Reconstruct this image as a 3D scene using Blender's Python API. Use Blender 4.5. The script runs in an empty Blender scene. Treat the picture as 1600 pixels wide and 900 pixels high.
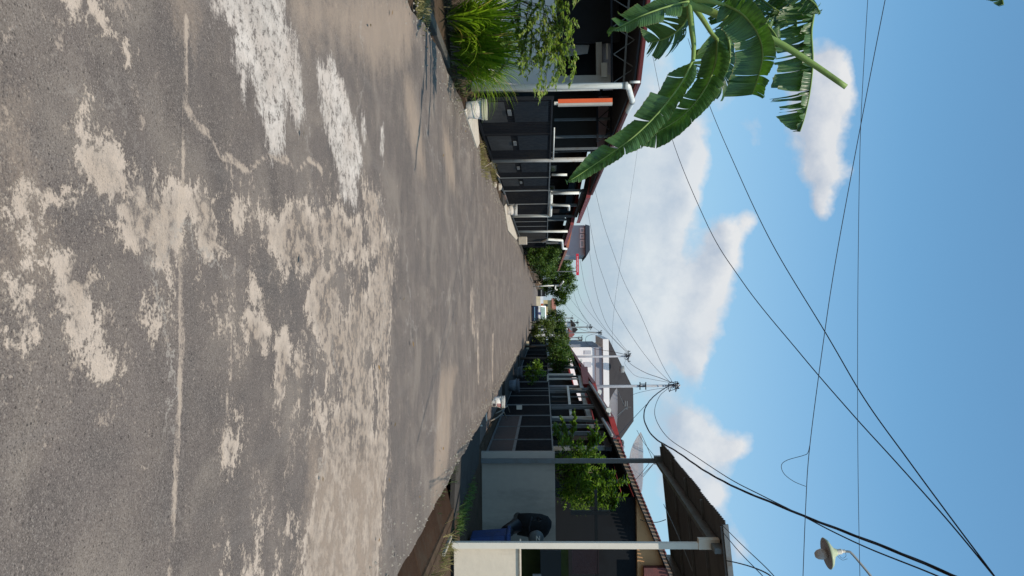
import bpy, bmesh, math, random
import numpy as np
from mathutils import Vector, Matrix
R = math.radians
random.seed(7)
rnd = random.random
def ru(a, b): return a + (b - a) * random.random()
sc = bpy.context.scene
col = sc.collection

# ------------------------------------------------------------------ camera
F = 1200.0                       # focal length in photo pixels (1600 wide)
CAM = Vector((0, 0, 1.5))
d = Vector((50, -30, -F)).normalized()            # the street direction (+Y) in camera space
up = Vector((1, .010, 0)); up = (up - d * up.dot(d)).normalized()
xc = d.cross(up).normalized()                     # world X in camera space (Y x Z = X)
M3 = Matrix((xc, d, up))                          # camera space -> world
cam_data = bpy.data.cameras.new('camera')
cam = bpy.data.objects.new('camera', cam_data); col.objects.link(cam)
cam_data.sensor_width = 36; cam_data.lens = 36 * F / 1600
cam_data.clip_start = .05; cam_data.clip_end = 3000
cam.matrix_world = Matrix.Translation(CAM) @ M3.to_4x4()
sc.camera = cam

def ray(X, Y): return M3 @ Vector((X - 800, 450 - Y, -F))
def P(X, Y, y):                                   # point seen at a photo pixel, y metres down the street
    r = ray(X, Y); return CAM + r * (y / r.y)
def G(X, Y, z=0.0):
    r = ray(X, Y); return CAM + r * ((z - CAM.z) / r.z)
def PX(X, Y, x):
    r = ray(X, Y); return CAM + r * (x / r.x)

# ------------------------------------------------------------------ materials
MATS = {}
def new_mat(name):
    m = bpy.data.materials.new(name); m.use_nodes = True
    nt = m.node_tree; b = nt.nodes['Principled BSDF']
    MATS[name] = m
    return m, nt, b
class NB:
    """small node builder"""
    def __init__(s, nt): s.nt = nt
    def n(s, t, **kw):
        nd = s.nt.nodes.new(t)
        for k, v in kw.items(): setattr(nd, k, v)
        return nd
    def l(s, a, b): s.nt.links.new(a, b)
    def put(s, v, sock):
        if isinstance(v, (int, float)): sock.default_value = v
        elif isinstance(v, (tuple, list)): sock.default_value = v
        else: s.l(v, sock)
    def m(s, op, a, b=0.0, c=None, clamp=False):
        nd = s.n('ShaderNodeMath', operation=op, use_clamp=clamp)
        s.put(a, nd.inputs[0]); s.put(b, nd.inputs[1])
        if c is not None: s.put(c, nd.inputs[2])
        return nd.outputs[0]
    def noise(s, vec, scale, detail=4, rough=.5, dist=0.0, out='Fac'):
        nd = s.n('ShaderNodeTexNoise'); nd.inputs['Scale'].default_value = scale
        nd.inputs['Detail'].default_value = detail; nd.inputs['Roughness'].default_value = rough
        nd.inputs['Distortion'].default_value = dist
        if vec is not None: s.l(vec, nd.inputs['Vector'])
        return nd.outputs[out]
    def ramp(s, v, a, b, c0=0.0, c1=1.0):          # linear step
        nd = s.n('ShaderNodeMapRange'); nd.clamp = True
        s.put(v, nd.inputs[0]); s.put(a, nd.inputs[1]); s.put(b, nd.inputs[2]); s.put(c0, nd.inputs[3]); s.put(c1, nd.inputs[4])
        return nd.outputs[0]
    def mix(s, f, a, b, mode='MIX'):
        nd = s.n('ShaderNodeMix', data_type='RGBA', blend_type=mode)
        s.put(f, nd.inputs[0]); s.put(a, nd.inputs[6]); s.put(b, nd.inputs[7])
        return nd.outputs[2]
    def scale(s, vec, v3):
        nd = s.n('ShaderNodeMapping'); nd.inputs['Scale'].default_value = v3
        s.l(vec, nd.inputs['Vector']); return nd.outputs[0]
    def bump(s, h, strength, dist, bsdf):
        nd = s.n('ShaderNodeBump'); nd.inputs['Strength'].default_value = strength
        nd.inputs['Distance'].default_value = dist
        s.l(h, nd.inputs['Height']); s.l(nd.outputs[0], bsdf.inputs['Normal'])
def C(r, g, b): return (r, g, b, 1)
def mat(name, c, rough=.6, metal=0.0, dirt=None, var=.12, bump=0.0, scale=6.0, spec=.22, streak=None):
    """surface with large and small tonal variation, dirt patches and fine bump"""
    if name in MATS: return MATS[name]
    m, nt, b = new_mat(name); s = NB(nt)
    tc = s.n('ShaderNodeTexCoord').outputs['Object']
    n1 = s.noise(tc, scale * .25, 5, .6); n2 = s.noise(tc, scale * 4, 4, .6)
    f = s.m('ADD', s.m('MULTIPLY', n1, .6), s.m('MULTIPLY', n2, .4))
    f = s.ramp(f, .3, .7)
    lo = tuple(x * (1 - var) for x in c[:3]) + (1,); hi = tuple(min(1, x * (1 + var)) for x in c[:3]) + (1,)
    out = s.mix(f, lo, hi)
    if dirt:
        vec = tc if not streak else s.scale(tc, streak)
        n3 = s.noise(vec, scale * .6, 8, .7, .3)
        out = s.mix(s.ramp(n3, .5, .68, 0, .75), out, dirt)
    s.l(out, b.inputs['Base Color'])
    b.inputs['Roughness'].default_value = rough; b.inputs['Metallic'].default_value = metal
    b.inputs['Specular IOR Level'].default_value = spec
    s.l(s.ramp(n2, .3, .7, max(0, rough - .1), min(1, rough + .1)), b.inputs['Roughness'])
    if bump: s.bump(s.m('ADD', n2, s.noise(tc, scale * 14, 3, .6)), .6, bump, b)
    return m
def leafmat(name, c0, c1, trans=.35, rough=.45, yellow=None):
    """leaf: every leaf island gets its own tone; light passes through"""
    if name in MATS: return MATS[name]
    m, nt, b = new_mat(name); s = NB(nt)
    ge = s.n('ShaderNodeNewGeometry'); rp = ge.outputs['Random Per Island']
    tc = s.n('ShaderNodeTexCoord').outputs['Object']
    f = s.m('ADD', s.m('MULTIPLY', rp, .6), s.m('MULTIPLY', s.noise(tc, 2.5, 3), .4))
    out = s.mix(s.ramp(f, .2, .8), c0, c1)
    if yellow: out = s.mix(s.ramp(rp, .93, .95), out, yellow)
    s.l(out, b.inputs['Base Color']); b.inputs['Roughness'].default_value = rough
    b.inputs['Specular IOR Level'].default_value = .35
    tr = s.n('ShaderNodeBsdfTranslucent'); s.l(s.mix(.5, out, s.mix(1.0, out, C(1.6, 1.9, .5), 'MULTIPLY')), tr.inputs[0])
    mx = s.n('ShaderNodeMixShader'); mx.inputs[0].default_value = trans
    s.l(b.outputs[0], mx.inputs[1]); s.l(tr.outputs[0], mx.inputs[2])
    s.l(mx.outputs[0], nt.nodes['Material Output'].inputs['Surface'])
    return m

# ------------------------------------------------------------------ objects
def tag(o, label=None, cat=None, group=None, kind=None):
    if label: o['label'] = label
    if cat: o['category'] = cat
    if group: o['group'] = group
    if kind: o['kind'] = kind
    return o
def empty(name, loc, label, cat, group=None, rz=0.0):
    o = bpy.data.objects.new(name, None); col.objects.link(o); o.location = loc; o.rotation_euler = (0, 0, rz)
    o.empty_display_size = .2
    bpy.context.view_layer.update() if False else None
    return tag(o, label, cat, group)
def label(o, t): o['label'] = t; return o

class MB:
    """collects shapes (world coordinates) into one mesh"""
    def __init__(s): s.v = []; s.f = []; s.uv = None
    def add(s, vs, fs):
        k = len(s.v); s.v += [tuple(v) for v in vs]; s.f += [tuple(i + k for i in f) for f in fs]; return s
    def box(s, x0, x1, y0, y1, z0, z1):
        x0, x1 = min(x0, x1), max(x0, x1); y0, y1 = min(y0, y1), max(y0, y1); z0, z1 = min(z0, z1), max(z0, z1)
        v = [(x0, y0, z0), (x1, y0, z0), (x1, y1, z0), (x0, y1, z0), (x0, y0, z1), (x1, y0, z1), (x1, y1, z1), (x0, y1, z1)]
        return s.add(v, [(0, 3, 2, 1), (4, 5, 6, 7), (0, 1, 5, 4), (1, 2, 6, 5), (2, 3, 7, 6), (3, 0, 4, 7)])
    def bar(s, a, b, w, h=None, upv=(0, 0, 1)):     # rectangular bar between two points
        a = Vector(a); b = Vector(b); h = h or w; t = (b - a).normalized()
        u = Vector(upv)
        if abs(t.dot(u)) > .95: u = Vector((1, 0, 0))
        sd = t.cross(u).normalized(); u = sd.cross(t).normalized()
        v = []
        for p in (a, b):
            for i, j in ((-1, -1), (1, -1), (1, 1), (-1, 1)): v.append(p + sd * (i * w / 2) + u * (j * h / 2))
        return s.add(v, [(3, 2, 1, 0), (4, 5, 6, 7), (0, 1, 5, 4), (1, 2, 6, 5), (2, 3, 7, 6), (3, 0, 4, 7)])
    def tube(s, pts, r, n=10, caps=True):
        pts = [Vector(p) for p in pts]; rs = r if isinstance(r, (list, tuple)) else [r] * len(pts)
        vs = []; fs = []; u = None
        for i, p in enumerate(pts):
            t = (pts[min(i + 1, len(pts) - 1)] - pts[max(i - 1, 0)])
            t = t.normalized() if t.length > 1e-9 else Vector((0, 0, 1))
            if u is None: u = t.orthogonal().normalized()
            u = (u - t * u.dot(t)); u = u.normalized() if u.length > 1e-6 else t.orthogonal().normalized()
            w = t.cross(u)
            for k in range(n):
                a = 2 * math.pi * k / n; vs.append(p + (u * math.cos(a) + w * math.sin(a)) * rs[i])
        for i in range(len(pts) - 1):
            for k in range(n):
                fs.append((i * n + k, i * n + (k + 1) % n, (i + 1) * n + (k + 1) % n, (i + 1) * n + k))
        if caps:
            fs.append(tuple(range(n - 1, -1, -1))); fs.append(tuple((len(pts) - 1) * n + k for k in range(n)))
        return s.add(vs, fs)
    def lathe(s, prof, c, n=24, axis=(0, 0, 1), caps=False):
        ax = Vector(axis).normalized(); u = ax.orthogonal().normalized(); w = ax.cross(u); c = Vector(c); vs = []; fs = []
        for r, h in prof:
            for k in range(n):
                a = 2 * math.pi * k / n; vs.append(c + ax * h + (u * math.cos(a) + w * math.sin(a)) * r)
        m = len(prof)
        for i in range(m - 1):
            for k in range(n): fs.append((i * n + k, i * n + (k + 1) % n, (i + 1) * n + (k + 1) % n, (i + 1) * n + k))
        if caps:
            fs.append(tuple(range(n - 1, -1, -1))); fs.append(tuple((m - 1) * n + k for k in range(n)))
        return s.add(vs, fs)
    def prism(s, poly, off):                        # planar polygon (3D points) extruded by a vector
        k = len(poly); off = Vector(off); vs = [Vector(p) for p in poly] + [Vector(p) + off for p in poly]
        return s.add(vs, [tuple(range(k - 1, -1, -1)), tuple(range(k, 2 * k))] + [(i, (i + 1) % k, (i + 1) % k + k, i + k) for i in range(k)])
    def build(s, name, m, parent=None, smooth=False, bevel=0.0):
        me = bpy.data.meshes.new(name)
        off = Vector((0, 0, 0))
        if parent is not None:
            q = parent
            while q is not None: off += q.location; q = q.parent
        elif s.v:
            a = np.array(s.v); off = Vector(((a[:, 0].min() + a[:, 0].max()) / 2, (a[:, 1].min() + a[:, 1].max()) / 2, a[:, 2].min()))
        me.from_pydata([tuple(Vector(v) - off) for v in s.v], [], s.f)
        me.update()
        bm = bmesh.new(); bm.from_mesh(me); bmesh.ops.recalc_face_normals(bm, faces=bm.faces)
        for f in bm.faces: f.smooth = smooth
        bm.to_mesh(me); bm.free()
        me.materials.append(m)
        o = bpy.data.objects.new(name, me); col.objects.link(o)
        if parent is not None: o.parent = parent
        else: o.location = off
        if bevel:
            md = o.modifiers.new('edge', 'BEVEL'); md.width = bevel; md.segments = 2; md.limit_method = 'ANGLE'
        return o
def leafblob(mb, c, rad, n, size, seed=None, squash=(1, 1, 1), hollow=.35, flat=.5):
    """n leaf quads spread through an ellipsoid volume in sub-clumps"""
    c = Vector(c); k = max(4, n // 45); cl = []
    for _ in range(k):
        v = Vector((random.gauss(0, 1), random.gauss(0, 1), random.gauss(0, 1))).normalized() * rad * (hollow + (1 - hollow) * rnd() ** .5)
        cl.append((c + Vector((v.x * squash[0], v.y * squash[1], v.z * squash[2])), rad * ru(.16, .36)))
    for _ in range(n):
        q, r = random.choice(cl)
        p = q + Vector((random.gauss(0, .5), random.gauss(0, .5), random.gauss(0, .5))) * r
        leaf(mb, p, Vector((random.gauss(0, 1), random.gauss(0, 1), random.gauss(-.2, .7))), size * ru(.6, 1.3))
def leaf(mb, p, dr, L, w=None):
    dr = dr.normalized(); w = w or L * .42
    sd = dr.cross(Vector((ru(-.5, .5), ru(-.5, .5), 1))); sd = sd.normalized() if sd.length > 1e-4 else Vector((1, 0, 0))
    nn = sd.cross(dr) * (L * .12)
    mb.add([p, p + dr * L * .45 + sd * w * .5 - nn * .3, p + dr * L - nn, p + dr * L * .45 - sd * w * .5 - nn * .3, ], [(0, 1, 2), (0, 2, 3)])
# ------------------------------------------------------------------ road with patches
XL, XR = -3.78, 2.63
def poly_g(pts): return np.array([[G(X, Y).x, G(X, Y).y] for X, Y in pts])
def sdf(px, py, poly):
    """signed distance, positive inside; depth is squeezed so that edges stay crisp in view"""
    n = len(poly); dmin = np.full(px.shape, 1e9); ins = np.zeros(px.shape, bool)
    for i in range(n):
        ax, ay = poly[i]; bx, by = poly[(i + 1) % n]
        ex, ey = bx - ax, by - ay; L = ex * ex + ey * ey + 1e-12
        t = np.clip(((px - ax) * ex + (py - ay) * ey) / L, 0, 1)
        dd = np.hypot(px - ax - t * ex, py - ay - t * ey); dmin = np.minimum(dmin, dd)
        c = ((ay > py) != (by > py)) & (px < (bx - ax) * (py - ay) / (by - ay + 1e-12) + ax)
        ins ^= c
    return np.where(ins, dmin, -dmin)
def line_sdf(px, py, pts, w):
    pl = poly_g(pts); dmin = np.full(px.shape, 1e9)
    for i in range(len(pl) - 1):
        ax, ay = pl[i]; ex, ey = pl[i + 1] - pl[i]; L = ex * ex + ey * ey + 1e-12
        t = np.clip(((px - ax) * ex + (py - ay) * ey) / L, 0, 1)
        dmin = np.minimum(dmin, np.hypot(px - ax - t * ex, py - ay - t * ey))
    return w - dmin
BEIGE = [
 [(400,345),(430,335),(450,310),(473,312),(483,343),(500,317),(520,323),(547,345),(565,330),(560,290),(580,293),(590,310),(597,357),(615,387),(613,430),(608,500),(603,600),(605,680),(600,760),(592,830),(580,960),(470,960),(468,850),(480,800),(490,740),(500,700),(505,660),(500,620),(505,585),(495,540),(480,500),(470,490),(480,430),(455,425),(440,435),(425,400),(405,385)],
 [(167,300),(215,285),(300,290),(333,300),(337,363),(343,410),(297,410),(293,350),(280,350),(267,410),(260,433),(227,427),(213,393),(180,387),(167,333),(133,353),(143,327)],
 [(107,220),(115,210),(150,210),(172,220),(190,265),(215,280),(225,310),(150,330),(125,300),(110,260)],
 [(70,410),(100,387),(143,410),(160,453),(133,460),(130,513),(100,547),(80,487),(73,457)],
 [(0,433),(20,437),(37,487),(30,517),(0,527)], [(0,300),(40,295),(35,340),(0,345)], [(45,280),(75,290),(110,300),(105,330),(60,335)],
 [(217,467),(233,463),(247,487),(233,530),(220,533)],
 [(367,507),(380,480),(400,487),(413,517),(417,547),(383,553)], [(383,437),(395,437),(397,480),(385,480)], [(325,505),(350,485),(360,500),(358,520),(330,525)],
 [(423,533),(440,513),(450,567),(443,600),(430,640),(420,633)],
 [(450,563),(463,533),(473,567),(467,653),(457,640)],
 [(477,580),(487,580),(500,667),(480,667)],
 [(440,835),(438,800),(446,755),(452,800),(460,835)],[(423,900),(425,868),(433,860),(432,900)],[(370,905),(372,862),(380,855),(387,905)],
 [(392,905),(394,813),(400,813),(400,905)],[(345,905),(349,850),(357,843),(358,905)],[(337,740),(343,690),(358,655),(367,657),(362,710),(350,745)],
 [(107,-10),(143,-10),(147,20),(180,57),(160,60),(127,30),(113,20)],[(185,60),(200,80),(202,102),(190,98)],
 [(125,155),(140,165),(145,200),(130,195)],[(347,320),(370,315),(372,350),(352,345)],
 [(700,745),(703,745),(690,800),(686,790)],[(300,345),(305,345),(300,420),(296,420)],[(600,650),(604,560),(606,560),(605,650)],
 [(120,540),(140,530),(155,560),(165,590),(140,620),(135,580)],
 [(735,440),(738,470),(742,520),(738,530),(733,480)],[(745,500),(747,500),(748,600),(745,600)],[(768,520),(770,520),(769,600),(767,600)],
]
HOLES = [
 [(520,410),(545,395),(550,420),(540,490),(532,485)], [(510,597),(527,590),(525,633),(512,637)],
 [(581,567),(588,600),(586,677),(578,677),(584,620)], [(567,345),(572,345),(570,390),(563,380)], [(568,550),(580,550),(580,573),(570,570)],
 [(577,397),(584,400),(584,425),(579,425)], [(562,410),(575,412),(572,465),(567,455)], [(497,385),(508,395),(510,420),(500,410)]]
WHITE = [
 [(320,-20),(440,-20),(442,40),(460,53),(465,113),(473,173),(460,203),(450,187),(437,147),(440,213),(435,240),(420,263),(408,233),(407,180),(397,167),(387,110),(377,157),(360,100),(362,50),(340,27),(323,43)],
 [(490,95),(512,85),(530,120),(550,190),(560,227),(562,257),(553,280),(555,330),(533,313),(527,283),(517,250),(502,200),(495,150)],
 [(590,200),(596,200),(594,250),(590,240)], [(558,175),(566,180),(567,225),(561,215)],
 [(515,460),(517,462),(514,480)], [(645,355),(648,358),(647,376)]]
SOFT = [   # light sandy film
 [(440,-20),(640,-20),(645,60),(620,110),(600,100),(580,120),(560,90),(520,60),(480,70),(460,40)],
 [(260,-20),(295,-20),(290,40),(282,50),(270,45)],
 [(625,100),(640,130),(655,200),(665,280),(650,270),(640,230),(628,180)], [(690,190),(705,220),(712,300),(700,290),(692,240)],
 [(687,570),(712,573),(702,640),(700,720),(688,790),(668,830),(676,720),(680,640)],
 [(610,-20),(640,-20),(640,90),(620,90)], [(0,180),(50,300),(60,420),(0,430)],[(480,690),(600,690),(585,960),(460,960)]]
CRACK = [([(285,30),(283,130),(279,200),(277,270),(272,330),(272,400),(273,540),(270,590),(267,650),(262,750),(254,910)], .020),
 ([(283,165),(300,195),(325,215),(335,248),(350,245),(365,258),(378,268),(395,255),(410,245)], .014),
 ([(410,245),(430,248),(445,252),(460,270),(475,250),(490,255),(500,270)], .018),
 ([(358,400),(356,470),(350,540),(350,590),(343,640),(337,700),(334,780)], .010)]
def road():
    xs = np.concatenate([np.arange(XL, XR, .035), [XR]])
    ys = [1.0]
    while ys[-1] < 420: ys.append(ys[-1] + max(.035, .012 * ys[-1] ** 1.15))
    ys = np.array(ys); nx, ny = len(xs), len(ys)
    gx, gy = np.meshgrid(xs, ys)
    # irregular broken edges
    ph = np.sin(gy * 1.7) * .04 + np.sin(gy * 4.3 + 1) * .025 + np.sin(gy * 11.1) * .012
    tl = np.clip((gx - XL) / .3, 0, 1); left = XL + ph + np.where(gy < 11.5, (11.5 - gy) * .11, 0); left = np.minimum(left, -3.3)
    gx2 = gx + (left - XL) * np.clip(1 - (gx - XL) / .9, 0, 1) + (np.sin(gy * 2.3) * .02 + np.sin(gy * 7.7) * .01) * np.clip((gx - XR + .4) / .4, 0, 1)
    gz = .012 * np.sin(gx * 1.1 + 1) * np.sin(gy * .6) + .02
    def field(polys, wid=1.0):
        out = np.full(gx2.shape, -1.0)
        near = gy < 45
        px, py = gx2[near], gy[near]; acc = np.full(px.shape, -1.0)
        for p in polys: acc = np.maximum(acc, sdf(px, py, poly_g(p)))
        out[near] = acc; return out
    fb = field(BEIGE); fh = field(HOLES); fw = field(WHITE); fs = field(SOFT)
    fb = np.minimum(fb, np.where(fh > -.5, -fh, 1))
    near = gy < 30; fc = np.full(gx2.shape, -1.0); px, py = gx2[near], gy[near]; acc = np.full(px.shape, -1.0)
    for pts, w in CRACK: acc = np.maximum(acc, line_sdf(px, py, pts, w))
    fc[near] = acc
    verts = np.stack([gx2, gy, gz], -1).reshape(-1, 3)
    idx = np.arange(nx * ny).reshape(ny, nx)
    faces = np.stack([idx[:-1, :-1], idx[:-1, 1:], idx[1:, 1:], idx[1:, :-1]], -1).reshape(-1, 4)
    me = bpy.data.meshes.new('road'); me.from_pydata(verts.tolist(), [], faces.tolist()); me.update()
    for nm, f in (('beige', fb), ('white', fw), ('soft', fs), ('crack', fc)):
        at = me.attributes.new(nm, 'FLOAT', 'POINT'); at.data.foreach_set('value', np.clip(f, -1, 1).astype(np.float32).ravel())
    me.polygons.foreach_set('use_smooth', [True] * len(me.polygons))
    m, nt, b = new_mat('worn_concrete'); s = NB(nt)
    tc = s.n('ShaderNodeTexCoord').outputs['Object']
    def at(nm): a = s.n('ShaderNodeAttribute'); a.attribute_name = nm; return a.outputs['Fac']
    n_big = s.noise(tc, .55, 5, .55); n_mid = s.noise(tc, 3.2, 6, .62, .4); n_fine = s.noise(tc, 16, 6, .7, .3); n_grit = s.noise(tc, 75, 4, .7)
    st = s.noise(s.scale(tc, (.35, 2.2, 1)), 2.6, 7, .65, .2)        # faint lateral wear from sweeping and wheels
    st2 = s.noise(s.scale(tc, (5, .5, 1)), 1.3, 5, .6)
    edge = s.m('ADD', s.m('MULTIPLY', s.m('SUBTRACT', n_mid, .5), .42), s.m('MULTIPLY', s.m('SUBTRACT', n_fine, .5), .38))
    edge = s.m('ADD', edge, s.m('MULTIPLY', s.m('SUBTRACT', n_grit, .5), .28))
    edge = s.m('ADD', edge, s.m('MULTIPLY', s.m('SUBTRACT', st, .5), .30))
    # dark worn aggregate
    dark = s.mix(s.ramp(s.m('ADD', s.m('MULTIPLY', n_big, .5), s.m('MULTIPLY', st, .5)), .36, .62), C(0.104, 0.084, 0.070), C(0.158, 0.126, 0.103))
    n_lg = s.noise(tc, 1.3, 7, .62, .5); dark = s.mix(s.ramp(n_lg, .50, .64, 0, .55), dark, C(.27, .22, .165)); dark = s.mix(s.ramp(n_lg, .48, .34, 0, .45), dark, C(.085, .075, .068))
    dark = s.mix(s.ramp(n_mid, .45, .75, 0, .55), dark, C(0.186, 0.146, 0.110))
    dark = s.mix(s.ramp(st2, .56, .7, 0, .5), dark, C(0.176, 0.147, 0.123))
    vor = s.n('ShaderNodeTexVoronoi'); vor.inputs['Scale'].default_value = 62; s.l(tc, vor.inputs['Vector'])
    peb = s.ramp(vor.outputs['Distance'], .16, .34, 1, 0); pr = s.n('ShaderNodeSeparateColor'); s.l(vor.outputs['Color'], pr.inputs[0])
    dark = s.mix(s.m('MULTIPLY', peb, s.ramp(pr.outputs[0], .5, .9, 0, .8)), dark, C(0.253, 0.214, 0.175))
    dark = s.mix(s.m('MULTIPLY', peb, s.ramp(pr.outputs[1], .8, .95, 0, .85)), dark, C(0.039, 0.031, 0.026))
    dark = s.mix(s.ramp(n_grit, .54, .70, 0, .75), dark, C(0.239, 0.197, 0.157))
    n_sp = s.noise(tc, 210, 2, .6); dark = s.mix(s.ramp(n_sp, .58, .66, 0, .7), dark, C(0.295, 0.250, 0.203)); dark = s.mix(s.ramp(n_sp, .42, .34, 0, .7), dark, C(0.035, 0.030, 0.025))
    dark = s.mix(s.ramp(n_grit, .40, .28, 0, .7), dark, C(0.060, 0.049, 0.041))
    # specks of plaster left over
    closeb = s.ramp(at('beige'), -.35, .0, 0, .06)
    sp = s.m('MULTIPLY', s.ramp(s.m('ADD', closeb, s.m('ADD', s.m('MULTIPLY', n_fine, .45), s.m('ADD', s.m('MULTIPLY', n_mid, .3), s.m('MULTIPLY', n_grit, .25)))), .582, .612), .75)
    base = s.mix(sp, dark, C(0.360, 0.283, 0.207))
    soft = s.ramp(s.m('ADD', at('soft'), s.m('MULTIPLY', edge, 1.2)), -.12, .22, 0, .72)
    base = s.mix(soft, base, s.mix(s.ramp(n_mid, .35, .65), C(0.360, 0.267, 0.178), C(0.297, 0.226, 0.155)))
    sep = s.n('ShaderNodeSeparateXYZ'); s.l(tc, sep.inputs[0])
    fs2 = s.noise(s.scale(tc, (.9, .22, 1)), 1.9, 6, .62, .5)
    farst = s.m('MULTIPLY', s.ramp(fs2, .60, .68), s.ramp(sep.outputs[1], 7, 14, 0, .45))
    base = s.mix(farst, base, C(0.324, 0.258, 0.192))
    bm_ = s.ramp(s.m('ADD', at('beige'), edge), -.02, .03)
    # pores inside the plaster: darker where it has worn through
    pore = s.ramp(s.m('ADD', s.m('MULTIPLY', n_fine, .55), s.m('MULTIPLY', n_mid, .45)), .435, .505)
    bcol = s.mix(s.ramp(n_mid, .38, .66), C(0.324, 0.246, 0.170), C(0.450, 0.353, 0.255))
    bcol = s.mix(s.ramp(n_fine, .46, .60, .5, 0), bcol, C(.25, .205, .16)); bcol = s.mix(s.ramp(n_sp, .44, .36, 0, .5), bcol, C(.16, .14, .11))
    bcol = s.mix(s.ramp(n_grit, .42, .3, 0, .5), bcol, C(0.198, 0.156, 0.118))
    bcol = s.mix(s.ramp(at('beige'), .02, .10, .35, 0), bcol, C(0.612, 0.492, 0.370))
    bfac = s.m('MULTIPLY', bm_, s.m('MAXIMUM', pore, .12))
    base = s.mix(bfac, base, bcol)
    edge2 = s.m('ADD', s.m('MULTIPLY', edge, .55), s.m('MULTIPLY', s.m('SUBTRACT', s.noise(s.scale(tc, (1.2, 5, 1)), 5, 5, .7), .5), .25))
    wfac = s.m('MULTIPLY', s.ramp(s.m('ADD', at('white'), edge2), -.02, .05, 0, .9), s.ramp(s.m('ADD', s.m('MULTIPLY', n_fine, .6), s.m('MULTIPLY', n_grit, .4)), .40, .47, .1, 1))
    wcol = s.mix(s.ramp(n_mid, .35, .65), C(0.504, 0.418, 0.333), C(0.630, 0.549, 0.459))
    wcol = s.mix(s.ramp(s.m('ADD', s.m('MULTIPLY', n_fine, .5), s.m('MULTIPLY', st2, .5)), .42, .56, .55, 0), wcol, C(.34, .30, .25)); wcol = s.mix(s.ramp(n_grit, .42, .30, 0, .6), wcol, C(.2, .18, .15))
    base = s.mix(wfac, base, wcol)
    cf = s.ramp(s.m('ADD', at('crack'), s.m('MULTIPLY', edge, .13)), -.008, .008, 0, .75)
    base = s.mix(cf, base, C(0.450, 0.353, 0.252))
    # hairline cracks
    vc = s.n('ShaderNodeTexVoronoi', feature='DISTANCE_TO_EDGE'); vc.inputs['Scale'].default_value = .55
    wv = s.n('ShaderNodeVectorMath', operation='ADD'); wn = s.n('ShaderNodeTexNoise'); wn.inputs['Scale'].default_value = 2.2; wn.inputs['Detail'].default_value = 6; wn.inputs['Roughness'].default_value = .7; s.l(tc, wn.inputs['Vector'])
    wsc = s.n('ShaderNodeVectorMath', operation='SCALE'); wsc.inputs['Scale'].default_value = .9; s.l(wn.outputs['Color'], wsc.inputs[0]); s.l(tc, wv.inputs[0]); s.l(wsc.outputs[0], wv.inputs[1]); s.l(wv.outputs[0], vc.inputs['Vector'])
    hair = s.m('MULTIPLY', s.ramp(vc.outputs['Distance'], .002, .008, 1, 0), s.ramp(n_big, .46, .56, 0, .75)); base = s.mix(hair, base, C(.33, .285, .23))
    # grit and dust gathered at both edges, tar joints, oil spots
    ex_ = s.m('ADD', s.m('ABSOLUTE', s.m('ADD', sep.outputs[0], .55)), s.m('MULTIPLY', s.m('SUBTRACT', n_mid, .5), .5))
    base = s.mix(s.ramp(ex_, 2.75, 3.2, 0, .5), base, C(.13, .105, .08))
    oil = s.noise(tc, .9, 3, .5); base = s.mix(s.ramp(s.m('ADD', s.m('MULTIPLY', oil, .85), s.m('MULTIPLY', n_fine, .15)), .64, .70, 0, .5), base, C(.06, .055, .05))
    hs = s.n('ShaderNodeHueSaturation'); hs.inputs['Hue'].default_value = .492; hs.inputs['Saturation'].default_value = .88; hs.inputs['Value'].default_value = .97; s.l(base, hs.inputs['Color']); base = hs.outputs[0]
    s.l(base, b.inputs['Base Color']); b.inputs['Roughness'].default_value = .88; b.inputs['Specular IOR Level'].default_value = .15
    h = s.m('ADD', s.m('MULTIPLY', n_grit, .6), s.m('MULTIPLY', peb, .35))
    h = s.m('ADD', h, s.m('MULTIPLY', s.m('ADD', bfac, wfac), .5)); h = s.m('ADD', h, s.m('MULTIPLY', n_fine, .7))
    s.bump(h, .75, .007, b)
    me.materials.append(m)
    o = bpy.data.objects.new('road', me); col.objects.link(o); tag(o, kind='structure')
    # thickness of the broken slab edge on the ditch side
    mb = MB(); e = []
    for j in range(ny):
        if ys[j] > 200: break
        e.append(Vector(verts[idx[j, -1]]))
    for j in range(len(e) - 1):
        a, c = e[j], e[j + 1]; dz = Vector((.03, 0, -.55))
        mb.add([a, c, c + dz, a + dz], [(0, 1, 2, 3)])
    mb.build('ditch_side', mat('ditch_concrete', C(.085, .07, .058), .9, dirt=C(.03, .028, .02), bump=.02, scale=5))['kind'] = 'structure'
road()

soil = mat('brown_soil', C(.085, .058, .04), .98, dirt=C(.04, .035, .02), var=.35, bump=.03, scale=5, spec=.04)
def strip(prof, y0, y1, name, m, ny=1):
    mb = MB(); ys = [y0 + (y1 - y0) * i / ny for i in range(ny + 1)]; k = len(prof)
    vs = [(x, y, z) for y in ys for x, z in prof]
    fs = [(j * k + i, j * k + i + 1, (j + 1) * k + i + 1, (j + 1) * k + i) for j in range(ny) for i in range(k - 1)]
    mb.add(vs, fs); o = mb.build(name, m); o['kind'] = 'structure'; return o
strip([(-900, -.04), (-4.15, -.04), (-4.0, -.04), (-3.95, -.14), (-3.6, -.14), (-3.3, -.1), (2.4, -.1), (2.66, -.60), (3.40, -.62), (3.62, -.17), (4.3, -.16), (900, -.16)], -60, 1500, 'ground', soil, 40)
# ditch crossing slabs and bed
grey_slab = mat('grey_slab', C(.060, .055, .050), .95, dirt=C(.035, .03, .025), bump=.01, scale=3, spec=.05)  # base colour darkened to stand in for canopy shade on the driveway slab
brown_slab = mat('brown_slab', C(.040, .024, .016), .98, dirt=C(.05, .04, .03), var=.35, bump=.015, scale=4, spec=.03)  # very dark base colour, carries the shade lying over the ditch covers
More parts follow.
